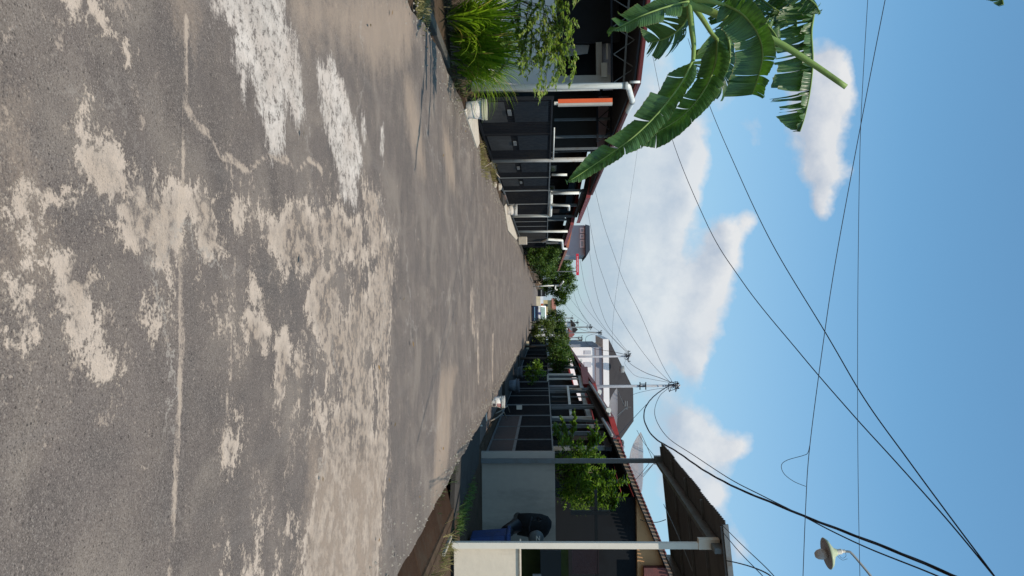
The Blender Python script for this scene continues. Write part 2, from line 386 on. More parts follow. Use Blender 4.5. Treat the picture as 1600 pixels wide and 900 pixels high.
# ------------------------------------------------------------------ shared materials
white_paint = mat('white_paint', C(.72, .66, .56), .6, dirt=C(.50, .44, .35), var=.06, scale=2, bump=.002, streak=(1, 1, .25))
pvc = mat('pvc_pipe', C(.72, .72, .66), .4, dirt=C(.42, .40, .33), var=.06, scale=4, streak=(3, 3, .4))
pvc_old = mat('old_pipe', C(.33, .35, .34), .5, dirt=C(.2, .19, .16), var=.15, scale=4)
grey_paint = mat('grey_paint', C(.38, .335, .285), .75, dirt=C(.17, .165, .15), var=.10, scale=1.3, streak=(1, 1, .35), bump=.003)
grey_steel = mat('grey_steel', C(.14, .155, .16), .5, dirt=C(.10, .08, .06), var=.12, scale=4, spec=.4)
light_steel = mat('light_steel', C(.22, .23, .23), .45, dirt=C(.18, .15, .11), var=.15, scale=4)
black_sheet = mat('black_sheet', C(.010, .011, .014), .65, dirt=C(.024, .022, .020), var=.25, scale=2, spec=.06)
black_steel = mat('black_steel', C(.014, .015, .018), .6, var=.2, spec=.15)
dark_grey_sheet = mat('dark_grey_sheet', C(.034, .033, .032), .8, dirt=C(.06, .06, .06), var=.1, scale=2)
blue_grey_sheet = mat('blue_grey_sheet', C(.014, .019, .025), .6, dirt=C(.012, .014, .016), var=.2, scale=2, spec=.1)
brown_panel = mat('brown_panel', C(.10, .066, .055), .8, dirt=C(.09, .06, .05), var=.15, scale=2, bump=.004)
shade_sheet = mat('shade_sheet', C(.016, .018, .021), .9, dirt=C(.011, .011, .012), var=.2, scale=1, spec=.1)  # near-black colour in place of deep shade in the open porch and doorway
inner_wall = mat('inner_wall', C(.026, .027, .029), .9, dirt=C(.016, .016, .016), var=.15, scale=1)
orange_wall = mat('orange_wall', C(.62, .42, .25), .85, dirt=C(.42, .28, .17), var=.1, scale=1, bump=.004, streak=(1, 1, .3))
pink_wall = mat('pink_wall', C(.42, .33, .36), .85, dirt=C(.3, .24, .25), var=.08, scale=1)
red_fascia = mat('red_fascia', C(.30, .04, .04), .5, dirt=C(.2, .08, .07), var=.2, scale=2)
maroon_tile = mat('maroon_tile', C(.17, .06, .055), .7, dirt=C(.09, .05, .05), var=.25, scale=3, bump=.01)
wood_trim = mat('wood_trim', C(.36, .26, .20), .75, dirt=C(.16, .10, .08), var=.2, scale=3)
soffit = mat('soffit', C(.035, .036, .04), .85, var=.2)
fibre = mat('fibre_cement', C(.12, .125, .13), .85, dirt=C(.07, .072, .074), var=.2, scale=1.2, bump=.004, streak=(.3, 2, 1))
glass = mat('dark_glass', C(.02, .025, .03), .12, spec=.6, var=.1)
bucket_white = mat('bucket_plastic', C(.70, .68, .64), .45, dirt=C(.40, .37, .32), var=.08, scale=9)
bucket_grey = mat('grey_bucket_plastic', C(.14, .16, .19), .5, dirt=C(.07, .07, .07), scale=6)
red_ink = mat('red_print', C(.55, .05, .06), .5); dark_ink = mat('dark_print', C(.10, .09, .10), .5)
mortar_white = mat('rendered_white', C(.68, .59, .47), .85, dirt=C(.47, .39, .29), var=.09, scale=1.9, bump=.004, streak=(1, 1, .4))
grass_dry = leafmat('dry_grass', C(.30, .24, .10), C(.16, .15, .05), .2, .7)
grass_green = leafmat('green_grass', C(.05, .10, .02), C(.12, .19, .04), .3, .5)
XG = 4.0                                             # gate line, right side
def grass_tuft(name, pts, n, h, m, lab, spread=.12):
    mb = MB()
    for c in pts:
        c = Vector(c)
        for _ in range(n):
            p = c + Vector((random.gauss(0, spread), random.gauss(0, spread * 1.6), 0)); dr = Vector((random.gauss(0, .45), random.gauss(0, .45), 1)).normalized()
            L = h * ru(.4, 1.1); sd = Vector((ru(-1, 1), ru(-1, 1), 0)).normalized() * .006; b = p + dr * L * .6; t = b + Vector((dr.x, dr.y, .25)) * L * .6
            mb.add([p - sd, p + sd, b + sd * .7, t, b - sd * .7], [(0, 1, 2, 4), (4, 2, 3)])
    return tag(mb.build(name, m), lab, 'grass', kind='stuff')

# ------------------------------------------------------------------ right verge: ditch slabs
def slab(name, y0, y1, m, lab, x0=2.64, x1=3.5, z0=-.10, z1=-.15, t=.10):
    mb = MB(); mb.prism([(x0, y0, z0), (x1, y0, z1), (x1, y0, z1 - t), (x0, y0, z0 - t)], (0, y1 - y0, 0))
    return tag(mb.build(name, m, bevel=.012), lab, 'ditch cover', 'slabs over the right hand ditch')
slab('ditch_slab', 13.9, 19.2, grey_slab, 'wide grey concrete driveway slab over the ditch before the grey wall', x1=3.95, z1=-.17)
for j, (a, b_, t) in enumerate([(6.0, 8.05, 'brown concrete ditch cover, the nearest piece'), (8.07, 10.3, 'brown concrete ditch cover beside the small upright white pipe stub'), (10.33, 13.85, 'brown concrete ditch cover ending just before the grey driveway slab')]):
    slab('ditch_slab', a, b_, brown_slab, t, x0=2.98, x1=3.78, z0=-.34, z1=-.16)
mb = MB(); mb.box(3.90, 3.96, 12.3, 13.24, -.2, -.12)
tag(mb.build('kerb_edge', mat('pale_kerb', C(.42, .38, .32), .9, dirt=C(.2, .17, .12), bump=.01), bevel=.01), 'low pale concrete edging along the ditch at the foot of the white wall', 'kerb')
mb = MB(); mb.prism([(2.66, 19.2, -.16), (3.55, 19.2, -.2), (3.55, 19.2, -.3), (2.66, 19.2, -.3)], (0, 11, 0))
tag(mb.build('verge_slab', mat('brick_verge', C(.16, .125, .105), .9, dirt=C(.07, .05, .04), bump=.02, scale=6)), 'brown broken concrete verge in front of the brown panelled gate', 'verge')
mb = MB()
for k in range(7): mb.box(3.3 + .1 * k, 3.36 + .1 * k, 30.2, 70, -.12 + .004 * k, -.10 + .004 * k)
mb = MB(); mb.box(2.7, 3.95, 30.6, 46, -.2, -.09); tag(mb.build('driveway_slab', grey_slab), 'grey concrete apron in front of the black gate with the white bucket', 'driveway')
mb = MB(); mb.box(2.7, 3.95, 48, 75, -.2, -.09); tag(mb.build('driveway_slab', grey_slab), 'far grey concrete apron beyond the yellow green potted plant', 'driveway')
grass_tuft('grass', [(3.95, y, -.16) for y in (9, 9.6, 10.2, 11, 12.2, 12.8)] , 60, .28, grass_dry, 'dry yellow grass growing along the foot of the white wall')
grass_tuft('grass', [(3.98, y, -.14) for y in (14, 14.5, 15, 15.6, 16.2, 17)], 70, .2, grass_green, 'short green grass between the white post and grey wall')
grass_tuft('weeds', [(2.9, y, -.42) for y in (10.2, 10.6, 12.1, 12.4, 9.4, 12.5, 11.5)] + [(2.68, 12.5, -.05), (2.7, 11.4, -.1)], 30, .2, leafmat('weed_leaf', C(.05, .07, .02), C(.14, .15, .07)), 'small weeds sprouting in the dark ditch beside the road')
mb = MB(); mb.tube([G(674, 676, -.35) , G(674, 676, -.35) + Vector((0, 0, .01))], .02)
p = P(678, 678, 10.4)
mb = MB(); mb.tube([(2.9, 10.2, -.62), (2.93, 10.2, -.30)], .018, 10); tag(mb.build('pipe_stub', pvc), 'short white plastic pipe stub standing in the right hand ditch', 'pipe')
mb = MB(); mb.tube([(2.66, 11.9, -.06), (3.05, 11.3, -.28)], .012, 8); tag(mb.build('stick', pvc_old), 'thin pale stick leaning across the ditch beside the weeds', 'stick')

# ------------------------------------------------------------------ white low wall, posts and carport roof
t = empty('garden_wall', (4.0, 13.3, -.1), 'bright cream rendered low wall facing the road behind the white carport post', 'wall')
mb = MB(); mb.box(4.06, 8.2, 13.28, 13.42, -.1, 1.03); mb.build('wall', mortar_white, t, bevel=.006)
mb = MB(); mb.box(4.02, 8.2, 13.25, 13.45, 1.033, 1.055); mb.build('coping', mortar_white, t)
xw = P(900, 849.5, 13.25).x
t = empty('carport_post', (xw, 13.2, -.12), 'tall white square steel post carrying the near end of the corrugated roof', 'post')
mb = MB(); mb.box(xw - .052, xw + .052, 13.12, 13.22, -.12, 4.33); mb.build('shaft', white_paint, t, bevel=.006)
mb = MB(); mb.box(xw - .12, xw + .052, 13.10, 13.24, 4.05, 4.40); mb.build('post_cap', white_paint, t, bevel=.006)
xg_ = P(900, 719, 20).x
t = empty('carport_post', (xg_, 20, -.2), 'tall grey square steel post standing against the end of the grey wall', 'post')
mb = MB(); mb.box(xg_ - .055, xg_ + .055, 19.86, 19.97, -.2, 4.32); mb.build('shaft', grey_steel, t, bevel=.006)
mb = MB(); mb.box(xg_ - .12, xg_ + .02, 19.84, 20.0, 4.28, 4.52); mb.build('post_cap', grey_steel, t)
t = empty('boundary_wall', (3.75, 20, -.2), 'smooth grey wall standing crosswise to the road behind the grey post', 'wall')
mb = MB(); mb.box(P(800, 706, 20).x, 8.5, 20.0, 20.15, -.2, 1.735); mb.build('wall', grey_paint, t, bevel=.006)
mb = MB(); mb.box(P(800, 706, 20).x, P(800, 716, 20).x + .02, 19.975, 19.998, -.2, 1.735); mb.build('end_pier', mat('grey_pier', C(.44, .39, .34), .75, dirt=C(.24, .235, .22), var=.06, scale=1.5), t)
# corrugated roof
t = empty('carport_roof', (3.5, 12.7, 4.4), 'dark corrugated roof sheet on steel beams over the carport beside the road', 'roof')
ZR = lambda x, y: 4.40 + .085 * (x - 3.5) + .012 * (y - 12.7)
mb = MB(); n = 56 * 8; xs_ = [3.46, 3.5, 5.0, 7.0, 9.5]
for sgn, dz in ((1, .0), (-1, -.012)):
    vs = []; fs = []
    for i in range(n + 1):
        y = 12.7 + 7.3 * i / n; w = .013 * math.sin(2 * math.pi * i / 8)
        x0 = 3.5 + .02 * math.sin(i // 64 * 2.1)
        for x in (x0, 5.0, 7.0, 9.5): vs.append((x, y, ZR(x, y) + w + dz))
    for i in range(n):
        for k in range(3): fs.append((i * 4 + k, i * 4 + k + 1, i * 4 + 5 + k, i * 4 + 4 + k))
    mb.add(vs, fs)
mb.build('roof_sheet', fibre, t)
for x in (xw - .02, 6.4, 8.8):
    mb = MB(); mb.bar((x, 12.8, ZR(x, 12.8) - .12), (x, 19.95, ZR(x, 19.95) - .12), .09, .16); mb.build('beam', grey_steel, t)
for y in (12.74, 14.5, 16.3, 18.1, 19.9):
    mb = MB(); mb.bar((3.6, y, ZR(3.6, y) - .05), (9.4, y, ZR(9.4, y) - .05), .04, .05); mb.build('purlin', grey_steel, t)
mb = MB(); mb.bar((3.55, 12.67, ZR(3.5, 12.7)), (9.5, 12.67, ZR(9.5, 12.7)), .03, .085); mb.build('fascia', grey_steel, t)

# things standing behind the white post
def barrel(): pass
t = empty('plastic_bin', (4.95, 16.4, -.16), 'blue plastic bin standing on the grass before the grey wall', 'bin')
mb = MB(); mb.prism([(4.80, 16.1, -.1), (5.3, 16.1, -.1), (5.36, 16.1, .66), (4.74, 16.1, .66)], (0, .55, 0)); mb.build('bin_body', mat('blue_plastic', C(.03, .055, .16), .6, dirt=C(.03, .04, .08), var=.2), t, bevel=.03)
mb = MB(); mb.box(4.71, 5.4, 16.05, 16.7, .66, .73); mb.build('rim', MATS['blue_plastic'], t, bevel=.02)
# parked motorcycle under a cover, seen from the front
t = empty('motorcycle', (5.25, 17.6, -.16), 'dark parked motorcycle with black seat and grey front mask behind the blue bin', 'motorcycle')
blk = mat('black_plastic', C(.012, .012, .014), .4); rub = mat('rubber', C(.015, .015, .015), .8)
for yy in (17.0, 18.3):
    mb = MB(); pts = [Vector((5.4, yy + .29 * math.cos(a), .14 + .29 * math.sin(a))) for a in [2 * math.pi * k / 24 for k in range(25)]]; mb.tube(pts, .05, 8, False); mb.build('wheel', rub, t, True)
mb = MB(); mb.tube([(5, 18.5, .82), (5, 18.1, .86), (5, 17.7, .80), (5, 17.3, .60), (5, 17.15, .72)], [.10, .15, .16, .13, .07], 12); mb.build('body', blk, t, True)
mb = MB(); mb.lathe([(.02, -.10), (.12, -.08), (.17, 0), (.15, .12), (.05, .2)], (5.06, 16.95, 1.26), 20, (0, 1, .3), True); mask = mb.build('front_mask', mat('grey_mask', C(.10, .11, .11), .4), t, True)
mb = MB()
for a, b_ in (((-.05, .03), (.05, .03)), ((.05, .03), (-.05, -.04)), ((-.05, -.04), (.05, -.04))): mb.bar((5.0 + a[0], 16.77, 1.32 + a[1]), (5.0 + b_[0], 16.77, 1.32 + b_[1]), .014)
mb.build('badge_mark', white_paint, t)
mb = MB(); mb.tube([(4.68, 17.3, 1.18), (4.85, 17.1, 1.12), (5.15, 17.1, 1.12), (5.34, 17.3, 1.18)], .016, 8); mb.build('handlebar', blk, t, True)
for sx in (-1, 1):
    mb = MB(); mb.lathe([(.0, 0), (.05, .005), (.06, .02), (.04, .035)], (5 + sx * .3, 17.2, 1.34), 12, (0, -1, 0)); mb.tube([(5 + sx * .26, 17.15, 1.15), (5 + sx * .3, 17.2, 1.34)], .007); mb.build('mirror', blk, t, True)
# black covered bag hanging on the wall side
mb = MB(); c = P(832, 819, 17.9)
mb.tube([(c.x + .0, 17.9, .80), (c.x + .0, 17.9, .84), (c.x + .02, 17.9, 1.1), (c.x + .04, 17.9, 1.35), (c.x + .06, 17.9, 1.50), (c.x + .08, 17.9, 1.58), (c.x + .09, 17.9, 1.60)], [.10, .24, .27, .27, .24, .15, .04], 18)
tag(mb.build('covered_seat', mat('black_cloth', C(.010, .011, .012), .85, bump=.01), smooth=True), 'big black rounded cloth cover on top of the parked things by the grey wall', 'cover')
# sheltered clutter seen over the white wall
mb = MB(); mb.box(5.36, 7.0, 17.2, 17.3, -.1, 1.98); tag(mb.build('screen_panel', mat('green_sheet', C(.05, .06, .015), .8, dirt=C(.02, .025, .008), scale=2)), 'olive green sheet standing behind the cream low wall', 'panel')
t = empty('cupboard', (5.95, 16.2, -.1), 'dark steel cupboard with a pale key handle behind the cream low wall', 'cupboard')
mb = MB(); mb.box(5.13, 6.6, 16.3, 16.8, 1.36, 1.80); mb.box(5.9, 6.55, 16.34, 16.78, -.1, 1.36); mb.build('body', mat('dark_cupboard', C(.015, .018, .02), .5), t, bevel=.01)
mb = MB(); mb.box(5.60, 5.64, 16.25, 16.3, 1.2, 1.38); mb.build('handle', light_steel, t)
mb = MB(); mb.box(5.2, 5.85, 17.0, 17.05, 2.05, 2.6); mb.box(5.2, 5.85, 16.98, 17.07, 2.61, 2.64); tag(mb.build('hanging_cloth', mat('pink_cloth', C(.10, .06, .06), .9, bump=.01)), 'faded pink cloth hanging in the dark porch behind the white post', 'cloth')
mb = MB(); mb.box(5.0, 5.1, 19.0, 19.1, 2.1, 3.05); mb.bar((4.5, 19.05, 2.72), (6.8, 19.05, 2.72), .07); tag(mb.build('shelf_rack', mat('rack_steel', C(.05, .05, .05), .7)), 'grey steel rack bar in the dark porch above the grey wall', 'rack')

# ------------------------------------------------------------------ gates
def gate(lab, side, y0, y1, x, z0, z1, n, lower=None, lower_h=.0, post_m=None, sheet=None, inset=None, rail=True, tilt=0, thick=.05, cat='gate', spikes=False):
    sd = -1 if side > 0 else 1                       # which way the street is
    t = empty('steel_gate' if cat == 'gate' else 'sheet_fence', (x, (y0 + y1) / 2, z0), lab, cat, 'steel gates along the street')
    post_m = post_m or light_steel; sheet = sheet or black_sheet
    w = (y1 - y0) / n; lh = z0 + (z1 - z0) * lower_h
    for i in range(n):
        a, b_ = y0 + i * w + .05, y0 + (i + 1) * w - .05
        dx = (i % 2) * tilt
        if lower_h:
            mb = MB(); mb.box(x + dx - .015, x + dx + .015, a, b_, z0 + .06, lh - .03)
            lp = mb.build('lower_panel', lower, t)
            mb = MB(); mb.box(x + dx - .025, x + dx + .025, a, b_, lh - .03, lh + .05); mb.build('rail', post_m, t)
        mb = MB(); mb.box(x + dx - .012, x + dx + .012, a, b_, lh + .05 if lower_h else z0 + .06, z1 - .04)
        for k in range(int(w / .16)):                # pressed ribs
            yy = a + .08 + k * .16
            if yy < b_ - .04: mb.box(x + dx + sd * .012, x + dx + sd * .021, yy, yy + .03, (lh + .06 if lower_h else z0 + .07), z1 - .05)
        mb.build('sheet_panel', sheet, t)
        if inset:
            hgt = z0 + (z1 - z0) * inset; ym = a + .1
            mb = MB(); mb.box(x + dx + sd * .024, x + dx + sd * .03, ym, ym + w * .55, z0 + .1, hgt - .03); mb.build('inset_panel', dark_grey_sheet, t)
            mb = MB(); mb.box(x + dx + sd * .022, x + dx + sd * .05, ym + w * .2, ym + w * .34, hgt + .01, hgt + .09); mb.build('latch_plate', grey_steel, t)
            mb = MB(); mb.box(x + dx + sd * .024, x + dx + sd * .03, ym, ym + w * .55, hgt + .14, z1 - .1); mb.build('inset_panel', blue_grey_sheet, t)
    for i in range(n + 1):
        yy = y0 + i * w
        mb = MB(); mb.box(x - .035, x + .035, yy - .022, yy + .022, z0, z1 + .01); mb.build('gate_post', post_m, t, bevel=.004)
    if rail:
        mb = MB(); mb.box(x - .03, x + .03, y0 + .03, y1 - .03, z1 - .04, z1 - .002); mb.build('top_rail', post_m, t)
        mb = MB(); mb.box(x - .03, x + .03, y0 + .03, y1 - .03, z0, z0 + .055); mb.build('bottom_rail', post_m, t)
    return t
gate('gate with brown lower panels and dark upper panels just past the grey wall', 1, 20.6, 28.2, XG - .02, -.14, 1.72, 3, brown_panel, .40, grey_steel)
gate('black sheet gate with pale posts behind the white bucket with red print', 1, 28.4, 41.0, XG, -.14, 1.72, 4, None, 0, light_steel)
gate('black sheet gate behind the yellow green potted plant', 1, 41.4, 52, XG, -.12, 1.72, 3, None, 0, grey_steel)
gate('far black sheet gate with a bent grey downpipe at its near end', 1, 52.4, 78, XG, -.1, 1.74, 4, None, 0, grey_steel)
gate('last dark gate beside the blue van', 1, 79, 100, XG - .2, -.1, 1.7, 3, None, 0, black_steel)

# ------------------------------------------------------------------ houses
def tube_along(mb, a, b, r, n=12): mb.tube([a, b], r, n)
def house(lab, side, y0, y1, ex, ez, slope, rx, wall_m, roof_m, fas_m, porch=3.0, posts=2, group='houses along the street', cat='house', gutter=None, gable=None, fas=.16, z0=-.15, win=True, trim=None):
    s_ = side; X = lambda k: s_ * k
    t = empty('house', (X(ex + porch + 3), (y0 + y1) / 2, z0), lab, cat, group)
    rz = ez + slope * (rx - ex); bx = 2 * rx - ex
    # roof: two slopes with thickness, corrugated rows are in the material
    mb = MB()
    for a, za, b, zb in ((ex, ez, rx, rz), (rx, rz, bx, ez)):
        mb.prism([(X(a), y0, za), (X(b), y0, zb), (X(b), y0, zb - .07), (X(a), y0, za - .07)], (0, y1 - y0, 0))
    rf = mb.build('roof', roof_m, t)
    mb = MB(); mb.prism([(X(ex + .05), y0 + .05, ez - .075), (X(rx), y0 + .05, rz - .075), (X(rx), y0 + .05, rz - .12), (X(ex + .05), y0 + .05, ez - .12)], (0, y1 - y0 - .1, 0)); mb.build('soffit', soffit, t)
    mb = MB(); mb.box(X(ex - .03), X(ex - .002), y0, y1, ez - fas, ez + .02); mb.build('fascia', fas_m, t)
    mb = MB()
    mb.prism([(X(ex), y0 - .03, ez + .02), (X(rx), y0 - .03, rz + .02), (X(rx), y0 - .03, rz - fas), (X(ex), y0 - .03, ez - fas)], (0, .027, 0)); mb.build('bargeboard', trim or fas_m, t)
    wx = ex + porch
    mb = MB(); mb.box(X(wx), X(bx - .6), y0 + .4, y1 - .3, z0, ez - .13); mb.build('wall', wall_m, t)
    wz = ez + slope * (wx - ex) - .13
    gp = [(X(wx), y0 + .401, ez - .128), (X(rx), y0 + .401, rz - .13), (X(bx - .6), y0 + .401, ez - .128)]
    gp.insert(1, (X(wx), y0 + .401, wz)); mb = MB(); mb.prism(gp, (0, .15, 0)); mb.build('gable', gable or wall_m, t)
    # porch beams and posts
    mb = MB()
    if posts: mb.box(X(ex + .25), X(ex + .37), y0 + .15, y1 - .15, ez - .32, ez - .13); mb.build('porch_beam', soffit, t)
    for i in range(posts):
        yy = y0 + .3 + (y1 - y0 - .6) * i / max(1, posts - 1)
        mb = MB(); mb.box(X(ex + .25), X(ex + .37), yy - .06, yy + .06, z0, ez - .325); mb.build('porch_post', grey_steel, t)
    if win:
        for i in range(2):
            yy = y0 + (y1 - y0) * (.25 + .5 * i)
            mb = MB(); mb.box(X(wx - .04), X(wx - .002), yy - .8, yy + .8, .9, 2.2); w = mb.build('window', light_steel, t)
            mb = MB(); mb.box(X(wx - .05), X(wx - .043), yy - .72, yy - .03, .97, 2.13); mb.box(X(wx - .05), X(wx - .043), yy + .03, yy + .72, .97, 2.13); mb.build('pane', glass, w)
    if gutter:
        mb = MB(); gx = X(ex - .11); mb.tube([(gx, y0, ez - .14), (gx, y1, ez - .16)], .05, 12); mb.build('gutter', gutter, t, True)
    return t
# porch house with orange gable
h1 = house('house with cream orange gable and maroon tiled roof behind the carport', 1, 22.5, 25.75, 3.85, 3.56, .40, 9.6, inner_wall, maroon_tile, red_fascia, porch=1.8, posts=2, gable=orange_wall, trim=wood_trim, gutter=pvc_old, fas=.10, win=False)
# tile edge along the rake, then a near-black sheet standing in for the open porch's shade
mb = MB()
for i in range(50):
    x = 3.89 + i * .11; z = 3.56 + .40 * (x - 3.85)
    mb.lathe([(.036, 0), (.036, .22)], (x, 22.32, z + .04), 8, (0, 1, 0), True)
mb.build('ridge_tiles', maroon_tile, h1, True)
mb = MB(); mb.box(5.6, 12.5, 22.84, 22.89, -.2, 4.12); mb.build('porch_shade', shade_sheet, h1)
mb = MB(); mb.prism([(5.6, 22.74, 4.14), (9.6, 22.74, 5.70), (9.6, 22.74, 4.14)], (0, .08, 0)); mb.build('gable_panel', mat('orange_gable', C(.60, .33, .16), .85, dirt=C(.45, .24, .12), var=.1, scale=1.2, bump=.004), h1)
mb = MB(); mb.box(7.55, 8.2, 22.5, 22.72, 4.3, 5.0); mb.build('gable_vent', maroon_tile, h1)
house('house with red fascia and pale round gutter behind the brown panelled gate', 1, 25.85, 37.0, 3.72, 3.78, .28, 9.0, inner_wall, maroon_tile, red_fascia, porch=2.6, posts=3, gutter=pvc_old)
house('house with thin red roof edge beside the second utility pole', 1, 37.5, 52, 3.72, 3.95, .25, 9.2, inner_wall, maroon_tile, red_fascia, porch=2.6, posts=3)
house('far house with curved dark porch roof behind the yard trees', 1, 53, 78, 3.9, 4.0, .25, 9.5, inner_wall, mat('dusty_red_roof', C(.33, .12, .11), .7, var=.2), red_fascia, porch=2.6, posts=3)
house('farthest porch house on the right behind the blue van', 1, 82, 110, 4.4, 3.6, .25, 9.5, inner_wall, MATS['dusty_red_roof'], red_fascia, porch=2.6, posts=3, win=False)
# round gutter pipe ends, downpipes
for (X_, Y_, y, t_) in ((951, 641, 26.0, 'round white gutter outlet under the near red eave corner'), (937, 612, 32.0, 'round white gutter outlet halfway along the red eave'), (908, 563, 49.5, 'small round white gutter outlet on the far red eave')):
    c = P(X_, Y_, y); mb = MB(); mb.lathe([(.001, -.03), (.085, -.03), (.085, .35), (.001, .35)], c, 16, (.3, 1, 0)); tag(mb.build('gutter_outlet', pvc, smooth=False), t_, 'gutter')
# frames and pillars over the gates
def rod(name, pts, r, m, lab, cat, n=10, square=False, group=None):
    mb = MB()
    if square:
        for a, b_ in zip(pts[:-1], pts[1:]): mb.bar(a, b_, r * 2)
    else: mb.tube(pts, r, n)
    return tag(mb.build(name, m, smooth=not square), lab, cat, group)
rod('porch_pillar', [P(750, 650, 28.3), P(948, 659, 28.3)], .05, grey_steel, 'grey steel pillar between the brown gate and the black gate', 'pillar', square=True)
rod('porch_pillar', [P(862, 653, 29.5), P(925, 653, 29.5)], .055, white_paint, 'short white pillar standing above the black gate beside the shrub', 'pillar', square=True)
rod('porch_pillar', [P(862, 638, 31.0), P(935, 637, 31)], .045, grey_steel, 'dark grey pillar above the gate left of the short white one', 'pillar', square=True)
rod('porch_pillar', [P(862, 620, 35.0), P(935, 620, 35)], .03, grey_steel, 'thin dark pillar in the middle of the red roofed porch', 'pillar', square=True)
t = empty('white_frame', (4.1, 41.5, 1.7), 'white rectangular steel frame standing on the gate below the red roof', 'frame')
for a, b_ in (((856, 585), (896, 585)), ((856, 585), (856, 598)), ((856, 592), (905, 592)), ((905, 592), (905, 602))):
    mb = MB(); mb.bar(P(*a, 41.5), P(*b_, 41.5), .09); mb.build('frame_bar', white_paint, t)
rod('awning_rail', [P(887, 604, 38), P(892, 650, 30)], .05, white_paint, 'slanting white rail inside the red roofed porch', 'rail', square=True)
rod('wall_edge', [P(906, 590, 42), P(912, 625, 36), P(921, 655, 30)], .09, pvc_old, 'pale curved beam under the red inner roof', 'beam', square=True)
mb = MB(); a = [P(907, 573, 44), P(918, 573, 44), P(921, 600, 39), P(911, 600, 39)]; mb.prism(a, (.6, .3, .05)); tag(mb.build('porch_roof', red_fascia), 'bright red inner roof edge seen through the porch frames', 'roof')
mb = MB(); a = [P(911, 610, 39), P(921, 610, 39), P(926, 655, 30), P(916, 655, 30)]; mb.prism(a, (.6, .3, .05)); tag(mb.build('porch_roof', red_fascia), 'second red inner roof edge beside the short white pillar', 'roof')
rod('downpipe', [P(830, 598, 42.5), P(848, 600, 42.2), P(856, 606, 42.0), P(925, 608, 42)], .05, pvc_old, 'bent grey downpipe above the gate beside the potted plant', 'pipe')
for (Y_, y) in ((571, 52.6), (560, 58), (549, 68), (541, 76)):
    rod('porch_pillar', [P(855, Y_, y), P(893 - (571 - Y_) * .4, Y_, y)], .045, grey_steel, 'thin grey fence post rising between the yard trees, %s' % {571: 'the tallest nearest one', 560: 'second from the pale pillar', 549: 'third from the pale pillar', 541: 'the shortest farthest one'}[Y_], 'pillar')
rod('sign_bar', [P(870, 530, 78), P(870, 541, 76)], .12, white_paint, 'short white bar above the far yard tree', 'bar', square=True)
rod('crossbar', [P(870, 541, 60), P(870, 550, 58)], .05, white_paint, 'small white bar on the fence among yard leaves', 'bar', square=True)
mb = MB(); mb.box(3.6, 3.75, 28.32, 28.38, .45, .65); tag(mb.build('paper_tag', white_paint), 'small white tag hanging on the black gate', 'tag')

# ------------------------------------------------------------------ buckets
def bucket(lab, x, y, z, r, h, body_m, rim_m, marks=False, tilt=0):
    t = empty('bucket', (x, y, z), lab, 'bucket')
    mb = MB(); mb.lathe([(.001, 0), (r * .84, 0), (r * .86, .01), (r, h * .8), (r * 1.0, h * .80)], (x, y, z), 28); mb.build('bucket_body', body_m, t, True)
    mb = MB(); mb.lathe([(r, h * .79), (r * 1.09, h * .79), (r * 1.1, h * .84), (r * 1.03, h * .845), (r * 1.03, h * .9), (r * 1.1, h * .905), (r * 1.1, h), (r * .98, h), (r * .97, h * .8)], (x, y, z), 28); mb.build('rim', rim_m, t)
    mb = MB(); mb.lathe([(.001, h * .86), (r * .98, h * .86)], (x, y, z), 24); mb.build('contents', soil, t)
    mb = MB(); mb.tube([(x + r * 1.1 * math.cos(a), y - r * .9 * max(0, math.sin(a)) - .02, z + h * (.82 - .42 * math.sin(a))) for a in [math.pi * k / 14 for k in range(15)]], .004, 6); mb.build('handle', light_steel, t)
    if marks:
        def patch(a0, a1, z0_, z1_, m_, nm):
            mb = MB(); vs = []; rr = lambda zz: (r * .86 + (r - r * .86) * (zz / (h * .8))) + .003
            for k in range(7):
                a = a0 + (a1 - a0) * k / 6
                for zz in (z0_, z1_): vs.append((x + rr(zz) * math.cos(a), y + rr(zz) * math.sin(a), z + zz))
            mb.add(vs, [(2 * k, 2 * k + 2, 2 * k + 3, 2 * k + 1) for k in range(6)]); mb.build(nm, m_, t)
        A = -math.pi / 2
        patch(A + .2, A + .95, h * .14, h * .30, dark_ink, 'label_block'); patch(A + .25, A + .75, h * .34, h * .37, red_ink, 'label_line')
        patch(A + .2, A + .95, h * .46, h * .70, red_ink, 'label_block'); patch(A + .35, A + .6, h * .5, h * .66, bucket_white, 'label_block')
        patch(A - .5, A + .1, h * .3, h * .33, dark_ink, 'label_line')
    return t
g = G(771, 628, -.03)
bucket('white plastic bucket with red and dark print at the right road edge', g.x, g.y, -.09, .165, .40, bucket_white, mat('bucket_rim', C(.78, .76, .70), .45), True)
g = G(790, 600, -.1); bucket('grey plastic bucket in the shade beside the black gate', 3.45, 34.0, -.09, .27, .46, bucket_grey, bucket_grey)
bucket('dark bucket holding the yellow green plant', 3.35, 39.5, -.09, .30, .45, mat('dark_bucket', C(.07, .075, .08), .5, dirt=C(.14, .14, .14)), bucket_grey)
rod('stick', [(2.82, 21.2, -.14), (3.1, 21.0, -.10)], .02, white_paint, 'short white stick lying in front of the bucket with red print', 'stick')
mb = MB(); mb.lathe([(.001, 0), (.02, 0), (.02, .06), (.001, .06)], (3.0, 19.6, -.16), 8); tag(mb.build('bottle_cap', white_paint), 'tiny white scrap on the brown verge', 'litter')
for i, (x, y, l) in enumerate([(3.4, 24.6, 'curled dry palm leaf stalk leaning on the brown panelled gate'), (3.5, 27, 'pale dry branch lying at the foot of the gate')]):
    rod('dry_branch', [(x, y - 1.5, -.14), (x + .12, y, -.05), (x + .1, y + 1.2, .12), (x + .35, y + 1.3, .2)], .02, mat('dry_wood', C(.28, .23, .18), .9), l, 'branch')
